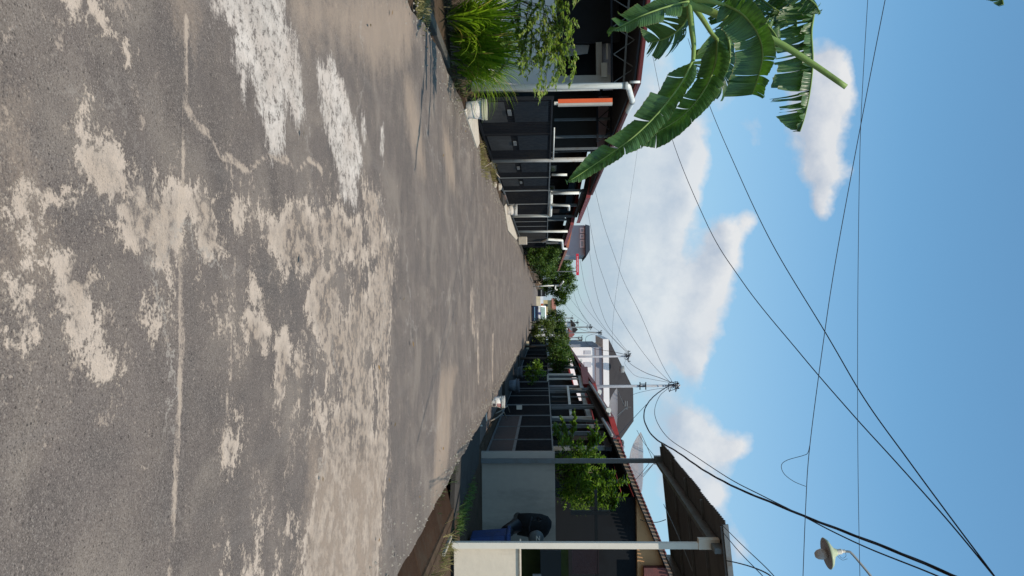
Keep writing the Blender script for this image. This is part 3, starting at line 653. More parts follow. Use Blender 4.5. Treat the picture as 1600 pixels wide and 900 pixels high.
# ------------------------------------------------------------------ left side
XLG = -4.3
strapleaf_dark = leafmat('weedy_leaf', C(.10, .08, .035), C(.07, .10, .02), .2, .6)
mb = MB(); mb.box(-4.15, -3.98, 5.0, 12.6, -.3, -.01); tag(mb.build('kerb_edge', mat('old_kerb', C(.085, .078, .068), .9, dirt=C(.1, .09, .07), bump=.015, scale=4), bevel=.012), 'old grey concrete kerb beside the strappy plants', 'kerb')
mb = MB(); mb.prism([G(731, 165, .0), G(722, 172, .0), G(735, 210, .0), G(742, 232, .0), G(746, 224, .0), G(742, 180, .0)], (0, 0, .055)); tag(mb.build('ditch_slab', mat('cream_slab', C(.50, .44, .36), .85, dirt=C(.3, .26, .2), bump=.01), bevel=.006), 'cream concrete slab below the paint stained bucket', 'slab')
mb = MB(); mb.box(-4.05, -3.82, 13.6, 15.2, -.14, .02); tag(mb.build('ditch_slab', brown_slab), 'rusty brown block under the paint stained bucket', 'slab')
mb = MB(); mb.prism([G(790, 290, .0), G(786, 305, .0), G(793, 322, .0), G(797, 315, .0)], (0, 0, .08)); tag(mb.build('ditch_slab', mat('terracotta', C(.36, .22, .16), .9)), 'terracotta coloured slab in front of the black gate', 'slab')
mb = MB(); mb.prism([G(790, 318, .03), G(787, 322, .03), G(793, 360, .03), G(806, 375, .03), G(808, 372, .03)], (0, 0, .03)); tag(mb.build('ditch_slab', MATS['cream_slab']), 'long pale concrete edge strip under the far white bucket', 'slab')
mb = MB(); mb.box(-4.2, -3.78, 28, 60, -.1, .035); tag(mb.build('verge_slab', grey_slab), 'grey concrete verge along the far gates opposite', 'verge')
# sheet gates
gate('black gate with grey lower insets next to the paint stained bucket', -1, 15.7, 22.0, XLG, .02, 1.74, 2, None, 0, black_steel, black_sheet, inset=.42)
gate('black gate with grey insets right behind the pale upright pipe', -1, 22.5, 28.0, XLG, .02, 1.75, 2, None, 0, grey_steel, black_sheet, inset=.40)
gate('plain black sheet gate above the terracotta slab', -1, 28.1, 35.4, XLG, .04, 1.75, 2, None, 0, light_steel)
gate('black gate between the two bright white downpipes', -1, 36.0, 42.8, XLG, .04, 1.75, 3, None, 0, grey_steel)
gate('dark grey gate just before the bushy hedge tree', -1, 43.4, 50.5, XLG, .05, 1.78, 1, None, 0, light_steel, dark_grey_sheet)
gate('far dark fence behind the bushy hedge tree', -1, 51, 75, XLG - .1, .05, 1.7, 4, None, 0, black_steel)
# pipes
def pipe(lab, pts, r, m=None, name='drain_pipe'):
    t_ = MB(); t_.tube(pts, r, 14); return tag(t_.build(name, m or pvc, smooth=True), lab, 'pipe')
def bend(pts, k=.18, n=5):
    """rounds the corners of a pipe run"""
    out = [Vector(pts[0])]
    for i in range(1, len(pts) - 1):
        a, b_, c = Vector(pts[i - 1]), Vector(pts[i]), Vector(pts[i + 1])
        u = (a - b_); v = (c - b_); ka = min(k, u.length * .45); kc = min(k, v.length * .45)
        p0, p1 = b_ + u.normalized() * ka, b_ + v.normalized() * kc
        for j in range(n + 1):
            q = j / n; out.append(p0 * (1 - q) ** 2 + b_ * 2 * q * (1 - q) + p1 * q * q)
    out.append(Vector(pts[-1])); return out
p0 = P(737, 138, 15.5); p1 = P(981, 133.5, 15.5); p2 = P(990, 140, 15.6); p3 = P(988, 158, 16.8); p4 = P(976, 187, 19.0); p5 = P(962, 208, 21.4)
pipe('thick white drain pipe rising beside the bucket and bending along the eave', bend([p0, p1, p3, p5], .16), .062)
for a, b_, l in ((P(974, 133.7, 15.5), P(981, 133.6, 15.5), 'grey joint collar at the top of the thick white drain pipe'), (p3 + (p1 - p3) * .05, p3 + (p5 - p3) * .02, 'grey joint collar on the eave bend of the thick white drain pipe')):
    mb = MB(); mb.tube([a, b_], .072, 14); tag(mb.build('pipe_collar', pvc_old, smooth=True), l, 'pipe joint')
pipe('thin grey drain pipe running close beside the thick white one', [P(740, 143.5, 15.9), P(937, 139, 15.9)], .03, pvc_old)
pipe('short pale pipe stub sticking up from the near eave', [P(984, 128.3, 15.3), P(1000, 128, 15.3)], .025)
a = P(770, 251, 22.25); pipe('pale upright pipe with a rusty foot between two black gates', [P(768, 251, 22.25), P(930, 249, 22.25)], .065, mat('grey_pipe', C(.40, .40, .38), .45, dirt=C(.25, .18, .12)))
pipe('bright white downpipe with a square bend at gate height', bend([P(797, 337.5, 35.7), P(860, 337, 35.7), P(861, 301, 29.5)], .12), .072)
pipe('bright white downpipe running from the far eave down to the kerb', bend([P(808, 361.5, 43), P(860, 361.5, 43), P(887, 361.5, 43)], .1), .07)
pipe('stepped white pipe above the bushy hedge tree', bend([P(848, 377.5, 49.5), P(856, 374, 48), P(878, 375.5, 48.5), P(879, 388, 54), P(885, 389, 54.5)], .1), .085)
pipe('white horizontal pipe end under the roof past the pale upright pipe', [P(862, 273, 24.7), P(886, 273, 24.7)], .04)
pipe('broad white upright pipe above the terracotta slab gate', [P(861, 302, 28.8), P(905, 301.5, 28.8)], .055)
pipe('thin cream hooked pipe above the black gate', bend([P(861, 320, 31.8), P(889, 321.5, 31.8), P(889, 328, 33)], .08), .05)
pipe('cream pole between the hedge tree and the dark trees', [P(833, 447.5, 150 * .62), P(866, 446, 93)], .08)
pipe('white roof end pipe curving below the orange fascia', bend([P(866, 446, 93), P(875, 446, 93), P(880, 440, 80)], .3), .1)
pipe('small white hooked pipe beside the dark trees', bend([P(868, 446, 92), P(867, 452, 92), P(871, 453, 92)], .2), .09)
# white wire along gate tops
pipe('thin white pipe clipped along the gate top rail near the pale upright pipe', [P(866, 200, 18.3), P(864.5, 249, 22.2)], .018)
# houses, left row
house('near left house with red eave, dark porch and steel roof truss', -1, 15.6, 31.15, 4.55, 3.50, .13, 10.0, inner_wall, mat('red_roof', C(.25, .07, .06), .6, dirt=C(.16, .06, .05)), mat('dark_red_fascia', C(.13, .03, .03), .5), porch=3.4, posts=0, win=True, fas=.05)
house('second left house with short red roof and white gutter end', -1, 31.2, 40.55, 4.45, 3.42, .2, 10.0, inner_wall, MATS['red_roof'], mat('rose_fascia', C(.33, .08, .085), .5, dirt=C(.3, .12, .1)), porch=2.5, posts=3)
house('third left house with red roof edge above the second white downpipe', -1, 40.6, 54, 4.35, 3.1, .2, 10.0, inner_wall, MATS['red_roof'], MATS['rose_fascia'], porch=2.5, posts=3)
house('far left house with orange fascia behind the bushy hedge tree', -1, 55, 92, 4.3, 3.3, .2, 10.0, inner_wall, MATS['red_roof'], mat('orange_fascia', C(.5, .17, .10), .5), porch=2.5, posts=3, win=False)
# inside the near left porch
t = empty('porch_truss', (-6.5, 20.5, 3.0), 'black zigzag steel truss spanning the near left porch under the roof', 'truss')
mb = MB(); mb.bar((-9.8, 20.5, 2.98), (-4.4, 20.5, 2.98), .055); mb.build('lower_chord', black_steel, t)
mb = MB(); mb.bar((-9.8, 20.5, 3.34), (-4.4, 20.5, 3.34), .055); mb.build('upper_chord', black_steel, t)
for i in range(9):
    xa = -9.8 + i * .6; mb = MB(); mb.bar((xa, 20.5, 2.98), (xa + .3, 20.5, 3.34), .022); mb.bar((xa + .3, 20.5, 3.34), (xa + .6, 20.5, 2.98), .022); mb.build('diagonal', black_steel, t)
t = empty('porch_truss', (-6.5, 16.2, 3.4), 'second black truss close under the near eave beside the banana leaf', 'truss')
mb = MB(); mb.bar((-9.6, 16.4, 3.62), (-4.7, 16.4, 3.25), .04); mb.build('upper_chord', grey_steel, t)
mb = MB(); mb.bar((-9.6, 16.4, 3.05), (-4.7, 16.4, 3.0), .04); mb.build('lower_chord', black_steel, t)
for i in range(8):
    xa = -9.6 + i * .6; mb = MB(); mb.bar((xa, 16.4, 3.05), (xa + .3, 16.4, 3.5), .018); mb.bar((xa + .3, 16.4, 3.5), (xa + .6, 16.4, 3.05), .018); mb.build('diagonal', grey_steel, t)
def face(X0, X1, Y0, Y1, y, th, m, name, lab, cat, group=None):
    a = P(X0, Y0, y); b_ = P(X1, Y1, y); mb = MB(); mb.box(a.x, b_.x, y, y + th, a.z, b_.z); return tag(mb.build(name, m), lab, cat, group)
face(727, 871, -60, 137, 16.9, .12, mat('lavender_wall', C(.60, .57, .54), .8, dirt=C(.46, .43, .41), var=.07, scale=1.2, bump=.003), 'boundary_wall', 'plain light grey crosswise wall behind the leafy shrub', 'wall')
t = empty('porch_wall', (-6.6, 24, 0), 'pinkish crosswise wall with dark openings at the back of the near left porch', 'wall')
def part(X0, X1, Y0, Y1, y, th, m, nm):
    a = P(X0, Y0, y); b_ = P(X1, Y1, y); mb = MB(); mb.box(a.x, b_.x, y, y + th, a.z, b_.z); return mb.build(nm, m, t)
part(932, 968, 150, 232, 24, .1, pink_wall, 'wall'); part(820, 931.8, 150, 236, 24.02, .1, mat('shutter', C(.05, .045, .04), .6), 'shutter')
for Y_ in (186, 213, 232): part(866, 966, Y_ - .9, Y_ + .9, 21.5, .04, grey_steel, 'mullion')
t = empty('doorway', (-7.6, 18.6, 0), 'white framed doorway with a pale curtain in the near left porch', 'doorway')
part(866, 955, 118.5, 127.5, 18.4, .12, mat('beige_frame', C(.50, .46, .40), .7), 'door_jamb'); part(931, 941, 66, 118, 18.45, .1, MATS['beige_frame'], 'lintel')
part(941.3, 958, 66, 139, 18.9, .1, mat('cool_white', C(.50, .48, .52), .8), 'upper_wall'); part(939, 949, 98, 119, 18.3, .05, white_paint, 'notice_board')
part(866, 930, 66, 118, 19.3, .05, shade_sheet, 'dark_opening'); part(866, 968, -40, 65, 18.6, .1, mat('charcoal_wall', C(.03, .03, .033), .8), 'screen_wall')
a = P(872, 68.5, 18.9); mb = MB(); c1, c2, c3, c4 = P(868, 70, 18.8), P(921, 70, 18.8), P(918, 83, 18.8), P(872, 89, 18.8); mb.prism([c1, c2, c3, c4], (0, .04, 0)); mb.build('curtain', mat('curtain', C(.42, .40, .38), .9, bump=.01), t)
part(947, 950, 68, 92, 18.35, .03, white_paint, 'frame_trim')
t = empty('orange_column', (-4.27, 15.9, 1.75), 'bright orange red square column in the near left porch', 'column')
part(872, 957, 155, 161.5, 15.9, .08, mat('orange_paint', C(.78, .14, .05), .6), 'shaft'); part(872, 957, 161.5, 163.3, 15.88, .10, MATS['beige_frame'], 'edge_strip')
part(866, 872, 159, 163, 15.9, .06, white_paint, 'knob')
grass_tuft('weeds', [G(X_, Y_, 0) for X_, Y_ in ((700, 10), (705, 30), (703, 50), (712, 60), (712, 80), (716, 95), (722, 110), (722, 125), (715, 20), (720, 40), (726, 70), (728, 100), (730, 118), (710, 118), (716, 136))], 40, .28, strapleaf_dark, 'tangle of dry and green weeds beneath the strappy plants', .2)
# buckets
g = G(728, 172, .02); bucket('paint stained white bucket on the rusty brown block beside the drain pipe', g.x, g.y, .03, .185, .40, mat('stained_bucket', C(.58, .53, .47), .6, dirt=C(.24, .2, .17), var=.15, scale=7), mat('yellowed_rim', C(.55, .52, .36), .5))
g = G(792, 328, .04); bucket('far white bucket beside the white downpipe with the square bend', g.x, g.y, .04, .22, .42, MATS['stained_bucket'], bucket_white)
c = G(810, 379, .05); mb = MB(); mb.box(c.x - .35, c.x + .1, c.y, c.y + .5, .04, .55); tag(mb.build('concrete_block', MATS['cream_slab'], bevel=.03), 'cream painted block at the end of the dark grey gate', 'block')
# dry grass, rubble and litter on the left verge
grass_tuft('dry_grass', [G(750, Y_, 0) for Y_ in (236, 243, 250, 256)] + [G(757, Y_, 0) for Y_ in (262, 270)] + [G(768, Y_, 0) for Y_ in (266, 272, 279)], 60, .26, grass_dry, 'dry straw coloured grass at the foot of the left gates', .12)
grass_tuft('dry_grass', [G(654, Y_, 0) for Y_ in (-5, 8, 20)] + [G(665, Y_, 0) for Y_ in (5, 18)], 90, .1, grass_dry, 'clumps of dry moss and litter by the old kerb', .1)
for (X_, Y_, s_, l) in ((777, 272, .12, 'small white stone at the left road edge'), (772, 289, .10, 'tiny white rag on the left road edge'), (779, 292, .13, 'pale broken lump beside the terracotta slab')):
    c = G(X_, Y_, 0); mb = MB(); mb.lathe([(.001, 0), (s_, .01), (s_ * .8, s_ * .7), (.001, s_ * .9)], c, 7); tag(mb.build('rubble', MATS['cream_slab']), l, 'rubble')
rod('dry_branch', [G(755, 262, 0), G(762, 258, .1), G(768, 254, .12), G(770, 262, .1)], .012, MATS['dry_wood'], 'thin dry twig lying by the pale upright pipe', 'branch')
rod('dry_branch', [G(772, 262, .0), G(776, 272, .08), G(783, 280, .08), G(786, 288, 0)], .018, MATS['dry_wood'], 'curved pale branch at the foot of the black gate', 'branch')
# ------------------------------------------------------------------ plants
strap = leafmat('strap_leaf', C(.09, .18, .012), C(.30, .42, .035), .5, .4, yellow=C(.42, .33, .12))
shrubm = leafmat('shrub_leaf', C(.10, .16, .025), C(.30, .37, .09), .45, .45, yellow=C(.4, .38, .1))
treem = leafmat('tree_leaf', C(.03, .065, .012), C(.10, .16, .025), .35, .5)
brightm = leafmat('bright_leaf', C(.06, .12, .015), C(.20, .30, .035), .4, .45)
bark = mat('bark', C(.11, .09, .07), .95, bump=.015, scale=9)
def strappy(c, n, L, lean=(0, 0)):
    c = Vector(c); mb = MB()
    for i in range(n):
        a = ru(0, 2 * math.pi); sp = abs(random.gauss(0, .5)) + .12; l = L * ru(.55, 1.15)
        dr = Vector((math.cos(a) * sp + lean[0], math.sin(a) * sp + lean[1], 1)).normalized(); p = c + Vector((math.cos(a) * .12 * rnd(), math.sin(a) * .14 * rnd(), ru(-.02, .25)))
        w = ru(.010, .017); sd = dr.cross(Vector((0, 0, 1))).normalized(); v = dr.copy(); vs = []; fs = []; k = 6; q = p.copy()
        for j in range(k + 1):
            ww = w * (1 - (j / k) ** 2.2) + .001; vs += [q - sd * ww, q + Vector((0, 0, -ww * .4)), q + sd * ww]
            v = (v + Vector((0, 0, -.20 * (j + .3) / k * (1.2 + sp)))).normalized(); q = q + v * (l / k)
        for j in range(k): fs += [(3 * j, 3 * j + 1, 3 * j + 4, 3 * j + 3), (3 * j + 1, 3 * j + 2, 3 * j + 5, 3 * j + 4)]
        mb.add(vs, fs)
    return mb
for (X_, Y_, z_, n, L, l, ln) in ((693, -42, .0, 200, 1.15, 'strappy green clump at the very edge beside the old kerb', (.1, 0)), (700, 28, .0, 300, 1.15, 'big strappy bright green clump growing over the old kerb', (.05, 0)), (706, 62, .02, 300, 1.2, 'tallest strappy bright green clump in the middle of the bed', (.0, 0)), (708, 86, .02, 360, 1.15, 'strappy green clump with a few dry blades beside the drain pipe', (.0, 0)), (716, 108, .02, 180, .85, 'low strappy clump arching over the paint stained bucket', (.12, -.05))):
    c = G(X_, Y_, z_); t = empty('strappy_plant', c, l, 'plant', 'strappy plants on the left verge')
    strappy(c, n, L, ln).build('foliage', strap, t)
    mb = MB()
    for i in range(26): a = ru(0, 6.3); r = ru(.02, .16); mb.tube([(c.x + math.cos(a) * r, c.y + math.sin(a) * r, 0), (c.x + math.cos(a) * r * 1.3, c.y + math.sin(a) * r * 1.3, ru(.12, .35))], .012, 5)
    mb.build('stem', mat('dead_sheath', C(.12, .10, .07), .9), t)
def spray(mb, br, p, dr, L, droop, n=13, ls=.05, twigs=3):
    """an arching twig set with small leaves"""
    q = Vector(p); v = Vector(dr).normalized(); pts = [q.copy()]
    for j in range(n):
        v = (v + Vector((ru(-.12, .12), ru(-.12, .12), -droop / n + ru(-.05, .05)))).normalized(); q = q + v * (L / n); pts.append(q.copy())
        if j > 0:
            for s_ in (-1, 1, -1, 1):
                sd = v.cross(Vector((ru(-.3, .3), ru(-.3, .3), 1))).normalized() * s_
                leaf(mb, q - v * (L / n) * rnd(), (sd + v * .5 + Vector((ru(-.4, .4), ru(-.4, .4), ru(-.4, .4)))), ls * ru(.7, 1.3), ls * .58)
    br.tube(pts, [.0042 * (1 - .7 * i / n) for i in range(n + 1)], 5)
    if twigs:
        for k in range(twigs): i = random.randint(2, n - 2); spray(mb, br, pts[i], (pts[i + 1] - pts[i]) .normalized() + Vector((ru(-.8, .8), ru(-.8, .8), ru(-.5, .5))), L * ru(.3, .5), droop, 8, ls, 0)
c = Vector((P(700, -30, 12.2).x, 12.2, 0)); t = empty('leafy_shrub', c, 'tall arching shrub with small light green leaves before the light grey wall', 'shrub')
lf, br = MB(), MB()
targets = [((830, 20), (790, 100)), ((845, 0), (838, 140)), ((850, 30), (880, 120)), ((860, 10), (880, 70)), ((870, 20), (905, 60)), ((860, -10), (895, 95)), ((840, -20), (850, 90)), ((850, 0), (860, 130)), ((870, -20), (880, 30)), ((830, -10), (820, 60)), ((800, 10), (815, 90)), ((880, -30), (900, 20)), ((850, -25), (830, 30)), ((810, -20), (800, 40)), ((860, 20), (870, 60)), ((845, 40), (850, 110)), ((820, 30), (845, 75)), ((855, 25), (885, 85)), ((835, 60), (838, 148))]
for (s0, s1) in targets:
    a = P(s0[0], s0[1], 12.2 + ru(-.3, .3)); b_ = P(s1[0], s1[1], 12.0 + ru(-.4, .3)); dv = b_ - a
    spray(lf, br, a, dv + Vector((0, 0, dv.length * .28)), dv.length * 1.1, .55, 16, .088, 5)
    br.tube([c, c + (a - c) * .5 + Vector((ru(-.1, .1), ru(-.1, .1), .05)), a], [.012, .008, .005], 6)
lf.build('foliage', shrubm, t); br.build('branches', bark, t)

# ---- banana plant
bm_, nt, b = new_mat('banana_leaf'); s = NB(nt)
uv = s.n('ShaderNodeUVMap').outputs[0]; sp = s.n('ShaderNodeSeparateXYZ'); s.l(uv, sp.inputs[0]); tc = s.n('ShaderNodeTexCoord').outputs['Object']
vein = s.m('SINE', s.m('MULTIPLY', sp.outputs[0], 620.0)); vein2 = s.noise(s.scale(uv, (55, 1.2, 1)), 1, 4, .6)
cc = s.mix(s.ramp(s.noise(tc, 3.2, 4), .35, .68), C(.022, .062, .018), C(.075, .145, .036)); cc = s.mix(s.ramp(vein2, .4, .62, 0, .6), cc, C(.10, .20, .06))
cc = s.mix(s.ramp(s.m('ABSOLUTE', sp.outputs[1]), .0, .045, .9, 0), cc, C(.25, .36, .10)); cc = s.mix(s.ramp(s.m('ADD', s.m('ABSOLUTE', sp.outputs[1]), s.m('MULTIPLY', vein2, .06)), 1.0, 1.03, 0, .7), cc, C(.22, .16, .06))
s.l(cc, b.inputs['Base Color']); b.inputs['Roughness'].default_value = .36; b.inputs['Specular IOR Level'].default_value = .5
s.bump(s.m('ADD', s.m('MULTIPLY', vein, .5), s.m('MULTIPLY', vein2, 2)), .35, .004, b)
tr = s.n('ShaderNodeBsdfTranslucent'); s.l(s.mix(1.0, cc, C(1.7, 2.2, .5), 'MULTIPLY'), tr.inputs[0]); mx = s.n('ShaderNodeMixShader'); mx.inputs[0].default_value = .22
s.l(b.outputs[0], mx.inputs[1]); s.l(tr.outputs[0], mx.inputs[2]); s.l(mx.outputs[0], nt.nodes['Material Output'].inputs['Surface'])
stalk = mat('banana_stalk', C(.22, .32, .09), .5, dirt=C(.13, .17, .05), var=.15, scale=5)
def catmull(pts, n):
    pts = [Vector(p) for p in pts]; out = []; k = len(pts) - 1
    for i in range(n + 1):
        u = i / n * k; j = min(int(u), k - 1); f = u - j
        a, b_, c_, d_ = pts[max(j - 1, 0)], pts[j], pts[j + 1], pts[min(j + 2, k)]
        out.append(.5 * ((2 * b_) + (c_ - a) * f + (2 * a - 5 * b_ + 4 * c_ - d_) * f * f + (3 * b_ - a - 3 * c_ + d_) * f ** 3))
    return out
def banana_leaf(root, path, W, gR=.5, gL=.5, tear=.5, N=110, tilt=(.35, .35), wmul=(1, 1), stubby=False, rib=.016):
    """path: midrib points; two torn blades hang from it"""
    pts = catmull(path, N); vs = []; fs = []; uvs = []; K = 5
    for side in (-1, 1):
        g = gR if side > 0 else gL; tl = tilt[0] if side > 0 else tilt[1]; i = 0
        while i < N:
            seg = random.choice((4, 7, 11, 16, 22, 30)) + random.randint(0, 3) if tear < .5 else max(2, int(random.expovariate(1 / (4 + 14 * (1 - tear)))))
            j = min(N, i + seg); dev = random.gauss(0, .03 + .12 * max(0, tear - .3)); shr = ru(.0, .35) * tear; lenf = 1 - abs(random.gauss(0, .12)) * tear; plt = random.choice((-1, 1, 1)) * ru(.03, .09) * (1 if tear < .5 else .4); off_ = random.gauss(0, .02); cup = ru(.06, .16)
            base = len(vs)
            for k in range(i, j + 1):
                t_ = k / N; T = (pts[min(k + 1, N)] - pts[max(k - 1, 0)]).normalized()
                V = Vector((0, -1, 0)); L = T.cross(V).normalized() * side
                dr = (L * (1 - g) + Vector((0, 0, -1)) * g + Vector((0, tl, 0))); dr = (dr - T * dr.dot(T) * .6).normalized(); dr = (dr + T * (.22 + dev)).normalized()
                w = W * wmul[0 if side > 0 else 1] * (min(1, (t_ / .13)) ** .7) * ((1 - t_) / .30 if t_ > .70 and not stubby else 1) ** .75 * lenf
                w *= 1 + .015 * math.sin(k * .9 + i)
                u = (k - i) / max(1, (j - i)) - .5
                for q in range(K + 1):
                    s_ = q / K; nn = T.cross(dr).normalized()
                    edge_in = -T * (u * 2) * shr * .06 * s_ ** 2
                    pos = pts[k] + dr * w * s_ + Vector((0, 0, -1)) * (w * .22 * s_ * s_) + nn * w * cup * math.sin(math.pi * s_) + edge_in + nn * (.045 * tear * math.sin(i * 7.1) * s_ + (u * plt + off_) * s_ + .006 * math.sin(k * 2.1) * s_)
                    vs.append(pos); uvs.append((t_ * 1.0, s_ * side))
            for k in range(j - i):
                for q in range(K):
                    a = base + k * (K + 1) + q; fs.append((a, a + 1, a + K + 2, a + K + 1))
            i = j
    mb = MB(); mb.add(vs, fs)
    me_o = mb.build('leaf', bm_, root, True)
    me = me_o.data; ul = me.uv_layers.new(name='UVMap')
    for lp in me.loops: ul.data[lp.index].uv = uvs[lp.vertex_index]
    r_ = MB(); r_.tube([p for p in pts[::3]], [rib * (1 - .75 * i / (len(pts[::3]) - 1)) for i in range(len(pts[::3]))], 7); r_.build('midrib', stalk, me_o, True)
    return me_o
YB = 8.4
crown = P(1078, -6, YB)
bt = empty('banana_plant', (crown.x - .12, YB, 0), 'tall banana plant with torn drooping leaves overhanging the left verge', 'banana plant')
mb = MB(); mb.tube([(-4.45, YB + .1, -.1), (-4.35, YB + .1, 1.2), (-3.85, YB, 2.6), crown], [.15, .135, .10, .06], 16); mb.build('pseudostem', mat('banana_trunk', C(.16, .19, .08), .7, dirt=C(.12, .08, .04), bump=.01, streak=(3, 3, .4)), bt, True)
def B(*pp): return [P(X_, Y_, YB + dy) for X_, Y_, dy in pp]
def petiole(pp, r0, r1): mb = MB(); mb.tube(catmull(B(*pp), 16), [r0 + (r1 - r0) * i / 16 for i in range(17)], 10); mb.build('petiole', stalk, bt, True)
petiole([(1074, -4, 0), (1180, -110, .1), (1235, -70, .2), (1262, -30, .2)], .045, .03)
petiole([(1074, -4, .1), (1110, -70, .3), (1150, -30, .4)], .04, .025)
petiole([(1074, -4, .1), (1150, -100, .2), (1210, -60, 0)], .04, .02)
petiole([(1074, -4, .2), (1090, -60, .5), (1110, -40, .6)], .04, .025)
petiole([(1074, -4, .2), (1150, -75, .4), (1200, -30, .5)], .04, .025)
petiole([(1074, -4, -.1), (1200, -170, -.2), (1400, -170, -.3), (1500, -80, -.4)], .05, .02)
# long drooping pair
petiole([(1076, 0, 0), (1081, 45, -.05), (1084, 70, -.1), (1083, 94, -.15)], .038, .022)
banana_leaf(bt, B((1083, 92, -.15), (1066, 128, -.22), (1030, 175, -.3), (985, 218, -.35), (940, 250, -.38), (885, 286, -.4)), .165, .25, .10, .32, tilt=(.5, -.55), wmul=(1.0, 1.05))
petiole([(1080, 5, .1), (1098, 30, .15), (1112, 52, .2), (1121, 62, .2)], .034, .02)
banana_leaf(bt, B((1121, 60, .2), (1118, 100, .2), (1098, 145, .25), (1062, 185, .25), (1015, 212, .3), (985, 222, .3)), .19, .35, .15, .35, tilt=(.5, -.4), wmul=(.8, 1.15))
# leaf over the eave
banana_leaf(bt, B((1076, 2, -.1), (1045, 10, -.2), (1010, 22, -.3), (980, 36, -.35), (950, 52, -.4)), .15, .15, .05, .35, tilt=(.3, -.6), wmul=(1.0, 1.2))
# dark tattered leaf hanging behind
banana_leaf(bt, B((1082, 5, .3), (1076, 25, .4), (1062, 45, .5), (1040, 60, .6), (1015, 66, .7)), .36, .6, .5, .8, tilt=(.1, .6))
banana_leaf(bt, B((1128, 35, .3), (1140, 70, .4), (1138, 105, .45), (1125, 128, .5), (1110, 140, .5)), .30, .55, .35, .7, tilt=(.1, .4), wmul=(1.2, 1))
# broad green leaf in the middle, its near half folded down
petiole([(1078, 0, 0), (1110, 2, -.1), (1132, 8, -.1)], .03, .02)
banana_leaf(bt, B((1130, 6, -.1), (1160, 22, -.2), (1184, 52, -.25), (1192, 85, -.3), (1186, 118, -.3), (1176, 148, -.3)), .21, .45, .15, .2, tilt=(.1, -.6), wmul=(1.15, .9), stubby=True)
banana_leaf(bt, B((1180, 25, .1), (1198, 38, .1), (1212, 55, .1), (1220, 74, .1)), .09, .3, .2, .2)
# bare cut stalk
petiole([(1062, 2, 0), (1100, 14, 0), (1150, 36, -.05), (1215, 66, -.1), (1270, 100, -.12), (1322, 136, -.15)], .05, .03)
# tattered leaf high up, strips hanging from its rib
banana_leaf(bt, B((1262, -30, .2), (1272, 10, .2), (1268, 50, .2), (1270, 95, .15), (1266, 140, .1), (1258, 180, .1), (1250, 206, .1)), .33, .72, .72, .97, tilt=(.15, -.1), wmul=(1.05, .35), N=130)
banana_leaf(bt, B((1150, -30, .4), (1185, -5, .4), (1205, 10, .4), (1222, 22, .4), (1232, 40, .4)), .30, .7, .7, .95, tilt=(.2, -.1), wmul=(1.2, .9))
banana_leaf(bt, B((1210, -60, 0), (1245, -20, 0), (1262, -4, 0), (1275, 8, 0), (1282, 22, 0)), .15, .6, .4, .8)
banana_leaf(bt, B((1110, -40, .6), (1135, -5, .6), (1150, 20, .65), (1160, 45, .7), (1165, 66, .7)), .26, .6, .5, .9, tilt=(.1, .5))
banana_leaf(bt, B((1200, -30, .5), (1225, -8, .5), (1240, 15, .5), (1245, 40, .5), (1240, 62, .5)), .24, .7, .6, .95, tilt=(.1, .3))
banana_leaf(bt, B((1500, -80, -.4), (1540, -50, -.4), (1560, -20, -.4), (1568, 8, -.4)), .14, .3, .3, .4)
# ------------------------------------------------------------------ trees
def tree(name, lab, base, trunk_h, crown, n, size, m, group='street trees', cat='tree', r=.09, lean=0):
    """crown: list of (centre offset, radius, squash)"""
    base = Vector(base); t = empty(name, base, lab, cat, group)
    mb = MB(); top = base + Vector((lean, 0, trunk_h)); mb.tube([base - Vector((0, 0, .1)), base + Vector((lean * .3, .05, trunk_h * .5)), top], [r, r * .8, r * .6], 9)
    for c, rd, sq in crown:
        q = base + Vector(c)
        for k in range(3):
            e = q + Vector((ru(-.6, .6) * rd * sq[0], ru(-.6, .6) * rd * sq[1], ru(-.2, .7) * rd * sq[2])); mid = top + (e - top) * .5 + Vector((0, 0, -.1 * rd))
            mb.tube([top, mid, e], [r * .5, r * .3, r * .1], 6)
    mb.build('trunk', bark, t, True)
    mb = MB(); tot = sum(rd ** 2 for _, rd, _ in crown)
    for c, rd, sq in crown: leafblob(mb, base + Vector(c), rd, int(n * rd ** 2 / tot), size, squash=sq)
    mb.build('crown', m, t)
    return t
def base_at(X, Y, y, z=0): p = P(X, Y, y); return (p.x, y, z)
# shrub tree behind the grey wall
b0 = Vector(base_at(850, 735, 21.6, -.15))
def off(X, Y, y): return tuple(P(X, Y, y) - b0)
tree('shade_tree', 'dense leafy green tree rising behind the grey wall', b0, 1.7, [(off(905, 760, 21.7), .75, (1, .9, .75)), (off(892, 718, 21.7), .62, (1, .8, .8)), (off(938, 770, 21.7), .45, (1, .8, .9)), (off(925, 728, 21.7), .42, (1, .8, 1))], 6500, .12, leafmat('shade_leaf', C(.07, .13, .02), C(.22, .32, .05), .5), r=.06)
lf, br = MB(), MB(); t = empty('climbing_shrub', P(860, 700, 21.2), 'sunlit yellow green leaf sprays sticking out of the tree behind the grey wall', 'shrub')
for (s0, s1) in (((880, 700), (905, 664)), ((880, 690), (890, 662)), ((905, 720), (938, 690)), ((930, 715), (940, 682)), ((880, 705), (880, 668)), ((915, 700), (935, 690)), ((930, 790), (968, 770)), ((920, 740), (950, 742)), ((925, 770), (972, 752)), ((905, 790), (955, 775)), ((890, 730), (900, 690)), ((940, 790), (960, 790)), ((870, 760), (905, 745)), ((900, 770), (925, 735))):
    a, b_ = P(*s0, 21.0 + ru(-.3, .2)), P(*s1, 20.8 + ru(-.3, .2)); spray(lf, br, a, b_ - a, (b_ - a).length * 1.15, .3, 12, .14, 3)
lf.build('foliage', brightm, t); br.build('branches', bark, t)
